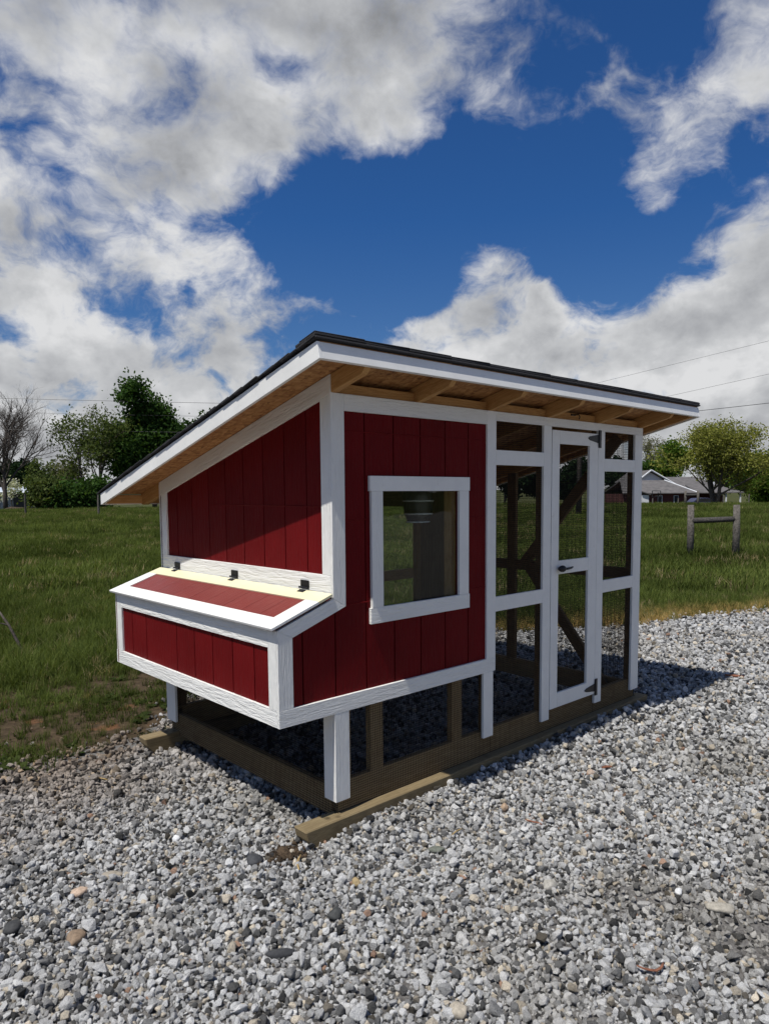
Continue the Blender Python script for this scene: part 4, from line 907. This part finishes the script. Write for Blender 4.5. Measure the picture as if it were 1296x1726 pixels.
# ------------------------------------------------------------------ trees
def tree(name, label, u, vbase, depth, height, spread, leafm, nleaf, lsize, seed, group=None, barkm=BARK, trunk_r=None, fork=0.28, levels=4, up=0.55, cluster=0.55, cat='tree', nbr=4, droop=0.0, trunks=1, base=None, reach=1.0, rk=1.0):
    r = random.Random(seed)
    p = base if base is not None else at(u, vbase, depth); z = landz(p.x, p.y)
    root = thing(name, label, cat, (p.x, p.y, z), r.uniform(0, 6.28), group)
    bm = bmesh.new(); tips = []; tr_ = trunk_r or height * 0.022
    def grow(pos, d, L, rad, lev):
        k = 4; pts = [pos.copy()]; q = d.copy()
        for i in range(k):
            q = (q + V((r.gauss(0, (.05, .08, .13)[min(lev, 2)]), r.gauss(0, (.05, .08, .13)[min(lev, 2)]), r.gauss(0, .10) + (0.05 if lev else 0) - droop * (lev > 1)))).normalized(); pts.append(pts[-1] + q * L / k)
        tube(bm, pts, [rad * (1 - 0.55 * i / k) for i in range(k + 1)], 7 if lev < 2 else (4 if lev < 3 else 3), lev < 1)
        if lev >= levels - 1:
            tips.extend(pts[1:]); return
        if lev == levels - 2: tips.extend(pts[3:])
        nb_ = nbr + r.randint(0, 2) if lev else nbr + 3
        for i in range(nb_):
            f = (fork + (1 - fork) * (i + r.random()) / nb_) if lev == 0 else r.uniform(0.25, 1.0)
            f = min(f, 0.999); s = int(f * k); pp = pts[s].lerp(pts[s + 1], f * k - s)
            ang = r.uniform(0, 6.283); side = V((math.cos(ang), math.sin(ang), 0)); side = (side - q * side.dot(q)).normalized()
            mixv = r.uniform(0.55, 1.0); nd = (q * (1 - mixv * 0.55) + side * mixv * spread + V((0, 0, up * r.uniform(0.2, 0.8)))).normalized()
            l2_ = L * (r.uniform(0.42, 0.62) if lev else r.uniform(0.36, 0.56) * (1.15 - 0.5 * f) * reach); grow(pp, nd, l2_, rad * (1 - 0.5 * f) * r.uniform(0.42, 0.62) * rk, lev + 1)
    for k_ in range(trunks):
        a = r.uniform(0, 6.28); d0 = V((math.cos(a) * 0.28 * (trunks > 1), math.sin(a) * 0.28 * (trunks > 1), 1)).normalized()
        grow(V((math.cos(a) * 0.1 * (trunks > 1), math.sin(a) * 0.1 * (trunks > 1), -0.3)), d0, height * 0.82, tr_, 0)
    zmax = max(q.z for q in tips); sc = height / (zmax + (cluster * 0.4 if nleaf else 0))
    for v in bm.verts: v.co *= sc
    tips = [q * sc for q in tips]
    mk('trunk', from_bm(bm, 'trunk', True), barkm, root)
    if nleaf:
        tp = np.array([tuple(q) for q in tips]); g = np.random.default_rng(seed)
        c = tp[g.integers(0, len(tp), nleaf)] + g.normal(0, cluster, (nleaf, 3)) * np.array([1, 1, 0.75])
        a = g.normal(0, 1, (nleaf, 3)); a /= np.linalg.norm(a, axis=1)[:, None]; b_ = g.normal(0, 1, (nleaf, 3)); b_ = np.cross(a, b_); b_ /= np.linalg.norm(b_, axis=1)[:, None]
        s = lsize * g.uniform(0.55, 1.25, (nleaf, 1)); a = a * s; b_ = b_ * s * 0.62
        vs = np.stack([c - a, c + b_, c + a, c - b_], 1).reshape(-1, 3); fs = np.arange(nleaf * 4).reshape(-1, 4)
        me = bpy.data.meshes.new('crown'); me.vertices.add(len(vs)); me.vertices.foreach_set('co', vs.astype(np.float32).ravel())
        me.loops.add(nleaf * 4); me.polygons.add(nleaf); me.loops.foreach_set('vertex_index', fs.ravel().astype(np.int32)); me.polygons.foreach_set('loop_start', (np.arange(nleaf) * 4).astype(np.int32)); me.update(calc_edges=True)
        me.materials.append(leafm); mk('crown', me, None, root)
    return root
def copy_tree(root, base, rz, scl, label):
    c = root.copy(); COL.objects.link(c); c.location = (base.x, base.y, landz(base.x, base.y)); c.rotation_euler = (0, 0, rz); c.scale = (scl, scl, scl); c['label'] = label
    for ch in list(root.children):
        d = ch.copy(); COL.objects.link(d); d.parent = c
    return c
# left of the coop
tree('bare_tree', 'tall leafless tree with fine spreading twigs by the grey shed', 10, 852, 62, 11.6, 0.78, None, 0, 0, 12, trunk_r=0.30, fork=0.26, levels=5, up=0.55, nbr=7, reach=1.6, rk=1.15)
tree('young_tree', 'loose olive tree with thin leaves beside the tall dark tree', 152, 852, 64, 9.6, 0.8, LEAF_MID, 5600, 0.13, 21, fork=0.25, cluster=0.45, trunks=2, trunk_r=0.16)
tree('oak_tree', 'tall dense dark green tree above the low roof edge', 262, 852, 68, 12.0, 0.95, LEAF_DARK, 24000, 0.19, 9, fork=0.22, cluster=0.60, trunk_r=0.3)
tree('oak_tree', 'dark green tree partly hidden behind the slanted roof', 325, 852, 72, 9.6, 0.85, LEAF_DARK, 13000, 0.20, 14, fork=0.2, cluster=0.55)
tree('twiggy_tree', 'slim half bare tree with brownish twigs before the shrubs', 118, 852, 70, 6.6, 0.8, LEAF_BUD, 1500, 0.12, 31, fork=0.12, cluster=0.4, trunks=2, levels=5)
tree('twiggy_tree', 'sparse grey twigged tree rising behind the olive tree', 172, 852, 76, 12.0, 0.45, LEAF_BUD, 500, 0.10, 33, fork=0.3, cluster=0.3, levels=5)
tree('dogwood', 'small white flowering tree beside the bare trunk', 23, 852, 66, 3.6, 1.0, BLOSSOM, 700, 0.10, 41, fork=0.3, cluster=0.22, levels=4, trunk_r=0.06)
for i, (u, h, rr_) in enumerate(((80, 2.7, 1), (104, 2.4, 1), (130, 2.3, 1), (154, 2.8, 1))):
    tree('hedge_bush', ['bushy fresh green shrub next to the grey shed', 'dense shrub under the half bare tree', 'low dense shrub under the olive tree', 'dark shrub beside the roof corner'][i], u, 852, 58.5 + i * 0.5, h, 1.2, LEAF_DARK if i else LEAF_MID, 5200, 0.15, 60 + i, fork=0.02, cluster=0.42, trunks=4, levels=3, cat='shrub', group='shrubs along the far fence', nbr=6)
pine = tree('pine_tree', 'dark pine far behind the grey shed', -12, 852, 118, 8.8, 0.8, LEAF_PINE, 7000, 0.30, 71, group='far pines', fork=0.1, cluster=0.5, droop=0.05, up=0.0)
for i, (u, d, s, lb) in enumerate(((14, 122, 0.95, 'dark pine behind the white flowering tree'), (32, 118, 0.86, 'dark pine above the shed roof'), (47, 125, 0.98, 'dark rounded pine between the shed roof and shrubs'), (60, 120, 0.90, 'dark pine next to the olive shrubbery'),
                                   (500, 116, 1.0, 'dark tree beyond the field seen through the run netting'), (560, 120, 1.05, 'dark tree far behind the coop house'), (640, 112, 1.0, 'dark tree hidden behind the coop window'), (720, 118, 1.0, 'dark tree behind the coop roof'),
                                   (850, 112, 0.95, 'dark tree seen through the first run panel'), (905, 120, 1.0, 'dark tree seen through the netting beside the door post'), (965, 115, 0.95, 'dark tree seen through the screen door'), (1040, 118, 0.9, 'dark tree seen through the last run panel'))):
    copy_tree(pine, at(u, 852, d), i * 1.3, s, lb)
tree('olive_tree', 'rounded olive green shrubby tree behind the hedge', 82, 852, 92, 7.2, 1.0, LEAF_MID, 5200, 0.22, 81, fork=0.08, cluster=0.5, trunks=3)
# right of the coop
tree('spring_tree', 'big broad tree with pale yellow green spring leaves', 1205, 858, 72, 9.3, 1.25, LEAF_LIGHT, 24000, 0.12, 91, fork=0.24, cluster=0.46, trunk_r=0.30, up=0.70, trunks=3, nbr=4, reach=1.45, levels=5)
tree('green_tree', 'fresh green tree behind the pale spring tree', 1128, 858, 118, 10.5, 0.9, LEAF_FRESH, 8000, 0.26, 95, fork=0.15, cluster=0.6)
tree('green_tree', 'dark leafy tree beyond the porch end', 1285, 858, 90, 7.0, 1.0, LEAF_DARK, 8000, 0.22, 96, fork=0.1, cluster=0.55, trunks=2)
tree('green_tree', 'fresh green tree standing past the porch posts', 1262, 858, 104, 7.6, 0.9, LEAF_FRESH, 7000, 0.24, 97, fork=0.1, cluster=0.55)
tree('green_tree', 'bright green shrubby tree at the end of the field', 1300, 858, 76, 4.6, 1.0, LEAF_FRESH, 5000, 0.18, 98, fork=0.05, cluster=0.45, trunks=3)
tree('budding_tree', 'grey budding tree behind the brick house', 1090, 858, 125, 12.4, 0.7, LEAF_BUD, 2600, 0.15, 101, fork=0.2, cluster=0.5, levels=5, barkm=BARK_PALE)
tree('budding_tree', 'grey budding tree with bare top behind the white gable', 1112, 858, 130, 12.6, 0.55, LEAF_BUD, 1500, 0.15, 102, fork=0.25, cluster=0.5, levels=5, barkm=BARK_PALE)
tree('green_tree', 'dark tree right behind the brick house', 1096, 858, 120, 7.5, 0.9, LEAF_DARK, 6000, 0.25, 103, fork=0.12, cluster=0.55)
tree('green_tree', 'dark leafy tree behind the porch roof', 1215, 858, 125, 9.0, 1.0, LEAF_MID, 7000, 0.26, 104, fork=0.12, cluster=0.6)

# ------------------------------------------------------------------ houses and things beyond the field
HD = 96.0; PX = HD / FPX; ho = at(1137, 858, HD); hz = landz(ho.x, ho.y)
house = thing('brick_house', 'brick house with grey roofs, white gable and covered porch', 'house', (ho.x, ho.y, hz), YAW)
VB = CYPX - FPX * (V((ho.x, ho.y, hz)) - CAM).dot(UP) / (V((ho.x, ho.y, hz)) - CAM).dot(FWD)
def hx(u): return (u - 1137) * PX
def hzv(v): return (VB - v) * PX
def hpart(name, m, build, parent=house):
    bm = bmesh.new(); build(bm); bmesh.ops.recalc_face_normals(bm, faces=list(bm.faces)); return mk(name, from_bm(bm, name), m, parent)
def slab(bm, pts, th=0.12):
    lo = [bm.verts.new(p) for p in pts]; hi = [bm.verts.new((p[0], p[1], p[2] + th)) for p in pts]; k = len(pts)
    bm.faces.new(lo[::-1]); bm.faces.new(hi)
    for i in range(k): bm.faces.new((lo[i], lo[(i + 1) % k], hi[(i + 1) % k], hi[i]))
e_z, r_z = hzv(832), hzv(810)
wl = hpart('brick_wall', HBRICK, lambda bm: bx(bm, hx(1050), hx(1162), 0, 8, -0.5, e_z))
rfh = hpart('garage_roof', HROOF, lambda bm: (slab(bm, [(hx(1046), -0.5, e_z), (hx(1173), -0.5, e_z), (hx(1137), 4, r_z), (hx(1060), 4, r_z)]), slab(bm, [(hx(1046), 8.5, e_z), (hx(1060), 4, r_z), (hx(1137), 4, r_z), (hx(1173), 8.5, e_z)])))
hpart('hip', HROOF, lambda bm: slab(bm, [(hx(1173), -0.5, e_z - 0.01), (hx(1173), 8.5, e_z - 0.01), (hx(1137), 4, r_z - 0.01)]), rfh)
hpart('rake_trim', HWHITE, lambda bm: tube(bm, [V((hx(1137), 3.9, r_z + 0.12)), V((hx(1173), -0.55, e_z + 0.1))], [0.09, 0.09], 6), rfh)
hpart('white_end', HWHITE, lambda bm: (bx(bm, hx(1076), hx(1087), -1.2, -0.02, -0.5, hzv(834)),))
hpart('white_end_roof', HROOF, lambda bm: slab(bm, [(hx(1074), -1.5, hzv(829)), (hx(1089), -1.5, hzv(834)), (hx(1089), 0, hzv(834)), (hx(1074), 0, hzv(829))]))
for u in (1111, 1138):
    wnd = hpart('window', HDARK, lambda bm: bx(bm, hx(u - 3), hx(u + 3), -0.05, 0.02, hzv(849), hzv(836)))
    hpart('window_frame', HWHITE, lambda bm: (bx(bm, hx(u - 3.8), hx(u - 3), -0.09, 0, hzv(850), hzv(835)), bx(bm, hx(u + 3), hx(u + 3.8), -0.09, 0, hzv(850), hzv(835)), bx(bm, hx(u - 3), hx(u + 3), -0.085, 0, hzv(835.8), hzv(835))), wnd)
# upper gable facing the field
gb = hpart('gable_wall', HWHITE, lambda bm: slab_wall(bm) if False else [bm.faces.new([bm.verts.new((hx(a), 7.0 + yy, hzv(c))) for a, c in ((1103, 812), (1103, 858), (1163, 858), (1163, 814), (1125, 793))]) for yy in (0, 0.3)])
hpart('gable_roof', HROOF, lambda bm: (slab(bm, [(hx(1099), 6.4, hzv(811)), (hx(1125), 6.4, hzv(791)), (hx(1125), 16, hzv(791)), (hx(1099), 16, hzv(811))]), slab(bm, [(hx(1125), 6.4, hzv(791)), (hx(1168), 6.4, hzv(816)), (hx(1168), 16, hzv(816)), (hx(1125), 16, hzv(791))])))
for a, c in (((1098, 811), (1125, 790)), ((1125, 790), (1168, 815))):
    hpart('barge_board', HWHITE, lambda bm: tube(bm, [V((hx(a[0]), 6.3, hzv(a[1]))), V((hx(c[0]), 6.3, hzv(c[1])))], [0.11, 0.11], 6))
gw = hpart('window', HDARK, lambda bm: bx(bm, hx(1146), hx(1152), 6.9, 7.0, hzv(815), hzv(807)))
hpart('main_roof', HROOF, lambda bm: (slab(bm, [(hx(1150), 4.5, hzv(826)), (hx(1245), 4.5, hzv(822)), (hx(1225), 10, hzv(803)), (hx(1160), 10, hzv(803))]),))
hpart('main_wall', HBRICK, lambda bm: bx(bm, hx(1163), hx(1245), 5, 12, -0.5, hzv(826)))
hpart('porch_roof', HROOF, lambda bm: (slab(bm, [(hx(1174), 0, hzv(832)), (hx(1253), 0, hzv(832)), (hx(1232), 5.2, hzv(818)), (hx(1180), 5.2, hzv(818))]), slab(bm, [(hx(1253), 0, hzv(832)), (hx(1253), 7, hzv(832)), (hx(1232), 5.2, hzv(818))])))
for u in (1157, 1199, 1224, 1248): hpart('porch_post', HWHITE, lambda bm: bx(bm, hx(u) - 0.09, hx(u) + 0.09, 0.2, 0.38, -0.5, hzv(832)))
hpart('chimney', HWHITE, lambda bm: bx(bm, hx(1231), hx(1233), 5.3, 5.5, hzv(822), hzv(812)))
# parked car under the porch
cp = at(1178, 858, HD - 3); car = thing('parked_car', 'dark blue car parked beside the porch posts', 'car', (cp.x, cp.y, landz(cp.x, cp.y)), YAW + 0.15)
bm = bmesh.new()
prof = [(-2.2, 0.35), (-2.25, 0.75), (-2.05, 0.98), (-1.35, 1.05), (-0.75, 1.50), (0.75, 1.55), (1.55, 1.08), (2.1, 0.95), (2.25, 0.6), (2.2, 0.35)]
a = [bm.verts.new((x, -0.85, z)) for x, z in prof]; c = [bm.verts.new((x, 0.85, z)) for x, z in prof]; bm.faces.new(a); bm.faces.new(c[::-1])
for i in range(len(prof)): bm.faces.new((a[i], a[(i + 1) % len(prof)], c[(i + 1) % len(prof)], c[i]))
bmesh.ops.recalc_face_normals(bm, faces=list(bm.faces)); bmesh.ops.bevel(bm, geom=list(bm.edges), offset=0.06, segments=2, affect='EDGES'); mk('body', from_bm(bm, 'body'), CARB, car)
bm = bmesh.new(); a = [bm.verts.new((x, -0.865, z)) for x, z in ((-1.2, 1.06), (-0.70, 1.44), (0.70, 1.47), (1.3, 1.08))]; bm.faces.new(a); mk('side_window', from_bm(bm, 'side_window'), HDARK, car)
for x in (-1.35, 1.35):
    for y in (-0.78, 0.78):
        bm = bmesh.new(); tube(bm, [V((x, y - 0.11, 0.33)), V((x, y + 0.11, 0.33))], [0.33, 0.33], 16); mk('wheel', from_bm(bm, 'wheel'), TYRE, car)
# basketball hoop
bp_ = at(1105, 858, HD - 8); hoop = thing('basketball_hoop', 'basketball hoop with dark framed board before the brick wall', 'basketball hoop', (bp_.x, bp_.y, landz(bp_.x, bp_.y)), YAW)
q = (HD - 8) / FPX
bm = bmesh.new(); tube(bm, [V((0.35, 0.2, -0.3)), V((0.35, 0.2, 1.9)), V((0.2, 0.0, 2.3))], [0.06, 0.06, 0.05], 8); mk('pole', from_bm(bm, 'pole'), HDARK, hoop)
bm = bmesh.new(); w_, z0, z1 = 0.55, 1.75, 2.55
for x0, x1, a0, a1 in ((-w_, w_, z0, z0 + .07), (-w_, w_, z1 - .07, z1), (-w_, -w_ + .07, z0 + .07, z1 - .07), (w_ - .07, w_, z0 + .07, z1 - .07), (-.2, .2, z0 + .18, z0 + .23)): bx(bm, x0, x1, -0.06, 0.0, a0, a1)
mk('backboard', from_bm(bm, 'backboard'), HDARK, hoop)
bm = bmesh.new(); tube(bm, [V((0.22 * math.cos(i * math.pi / 8), -0.3 + 0.22 * math.sin(i * math.pi / 8), z0 + 0.12)) for i in range(17)], [0.02] * 17, 5, False); mk('rim', from_bm(bm, 'rim'), HDARK, hoop)

# grey shed with a long low roof, left
SD = 72.0; PX2 = SD / FPX; sp_ = at(20, 853, SD); sz_ = landz(sp_.x, sp_.y)
shed = thing('grey_shed', 'long low grey shed with white roof edge behind the fence', 'shed', (sp_.x, sp_.y, sz_), YAW)
VS = CYPX - FPX * (V((sp_.x, sp_.y, sz_)) - CAM).dot(UP) / (V((sp_.x, sp_.y, sz_)) - CAM).dot(FWD)
sx_ = lambda u: (u - 20) * PX2
szv = lambda v: (VS - v) * PX2
def spart(name, m, build, parent=shed):
    bm = bmesh.new(); build(bm); bmesh.ops.recalc_face_normals(bm, faces=list(bm.faces)); return mk(name, from_bm(bm, name), m, parent)
spart('wall', BARNW, lambda bm: bx(bm, sx_(-60), sx_(45), 0, 6, -0.6, szv(831)))
for i in range(16): spart('siding_batten', BARNW, lambda bm: bx(bm, sx_(-58 + i * 6.4), sx_(-57.2 + i * 6.4), -0.05, -0.002, -0.5, szv(831.5)))
spart('bay_shade', HDARK, lambda bm: bx(bm, sx_(24), sx_(43), -0.06, 0.05, -0.4, szv(833)))  # near-black slab on the wall, the bay's inner shade put into its colour
spart('roof', BARNR, lambda bm: slab(bm, [(sx_(-64), -0.6, szv(829)), (sx_(54), -0.6, szv(832)), (sx_(54), 6.6, szv(824)), (sx_(-64), 6.6, szv(821))], 0.10))
spart('roof_edge', HWHITE, lambda bm: tube(bm, [V((sx_(-64), -0.66, szv(827.5))), V((sx_(54), -0.66, szv(831)))], [0.10, 0.10], 6))
b2p = at(85, 853, 84); bz2 = landz(b2p.x, b2p.y); q2 = 84 / FPX
shed2 = thing('low_building', 'low building with pale blue metal roof behind the shrubs', 'building', (b2p.x, b2p.y, bz2), YAW)
VS2 = CYPX - FPX * (V((b2p.x, b2p.y, bz2)) - CAM).dot(UP) / (V((b2p.x, b2p.y, bz2)) - CAM).dot(FWD)
spart('wall', BARNW, lambda bm: bx(bm, -50 * q2, 58 * q2, 0, 6, -0.5, (VS2 - 826) * q2), shed2)
spart('roof', BARNR, lambda bm: slab(bm, [(-53 * q2, -0.5, (VS2 - 825) * q2), (61 * q2, -0.5, (VS2 - 825) * q2), (61 * q2, 3.5, (VS2 - 815) * q2), (-53 * q2, 3.5, (VS2 - 815) * q2)], 0.1), shed2)
# dark mound by the bare tree
mp_ = at(26, 857, 60); bm = bmesh.new(); bmesh.ops.create_icosphere(bm, subdivisions=3, radius=1.0)
for v in bm.verts: v.co = V((v.co.x * 1.3, v.co.y * 0.7, max(v.co.z, -0.3) * 0.42)) * (1 + 0.2 * mnoise.noise(v.co * 2.3))
o = mk('soil_mound', from_bm(bm, 'soil_mound', True), SOILM); o.location = (mp_.x, mp_.y, landz(mp_.x, mp_.y)); o.rotation_euler = (0, 0, YAW); tag(o, 'low dark heap of soil at the foot of the bare tree', 'mound')

# overhead wires, carried by poles outside the picture
def wire(u0, v0, u1, v1, d0, d1, label, sag=0.25, r=0.012):
    a, c = at(u0, v0, d0), at(u1, v1, d1); bm = bmesh.new()
    pts = [a.lerp(c, i / 24) - V((0, 0, sag * 4 * (i / 24) * (1 - i / 24))) for i in range(25)]
    tube(bm, pts, [r] * 25, 5); o = mk('power_line', from_bm(bm, 'power_line'), IRON); tag(o, label, 'power line', 'overhead wires'); return o
def pole(u, v, d, label):
    p = at(u, v, d); z = landz(p.x, p.y); bm = bmesh.new(); h = p.z - z + 0.05
    tube(bm, [V((0, 0, -0.5)), V((0, 0, h))], [0.16, 0.11], 10)
    t_ = thing('utility_pole', label, 'utility pole', (p.x, p.y, z), YAW); mk('shaft', from_bm(bm, 'shaft', True), BARK, t_)
    bm = bmesh.new(); bx(bm, -0.12, 0.12, -0.9, 0.9, h - 0.9, h - 0.75); mk('crossarm', from_bm(bm, 'crossarm'), BARK, t_); return t_
wire(-260, 664, 640, 684, 58, 70, 'highest thin wire crossing behind the bare tree', 0.1, 0.016)
wire(-260, 688, 640, 706, 58, 70, 'middle thin wire crossing behind the olive tree', 0.1, 0.012)
wire(-260, 718, 640, 732, 58, 70, 'lowest dark wire crossing behind the bare tree', 0.1, 0.022)
pole(-262, 662, 58, 'wooden utility pole past the grey shed carrying three wires'); pole(642, 682, 70.2, 'wooden utility pole behind the coop roof')
wire(980, 652, 1460, 534, 40, 28, 'thin wire rising high over the spring tree', 0.0, 0.006)
wire(980, 700, 1460, 594, 40, 28, 'middle of the three wires above the pale spring tree', 0.0, 0.006)
wire(980, 712, 1460, 660, 40, 28, 'thick wire just above the spring tree crown', 0.05, 0.012)
pole(1462, 530, 28, 'wooden utility pole carrying the wires past the porch side'); pole(978, 650, 40, 'wooden utility pole hidden behind the run roof')
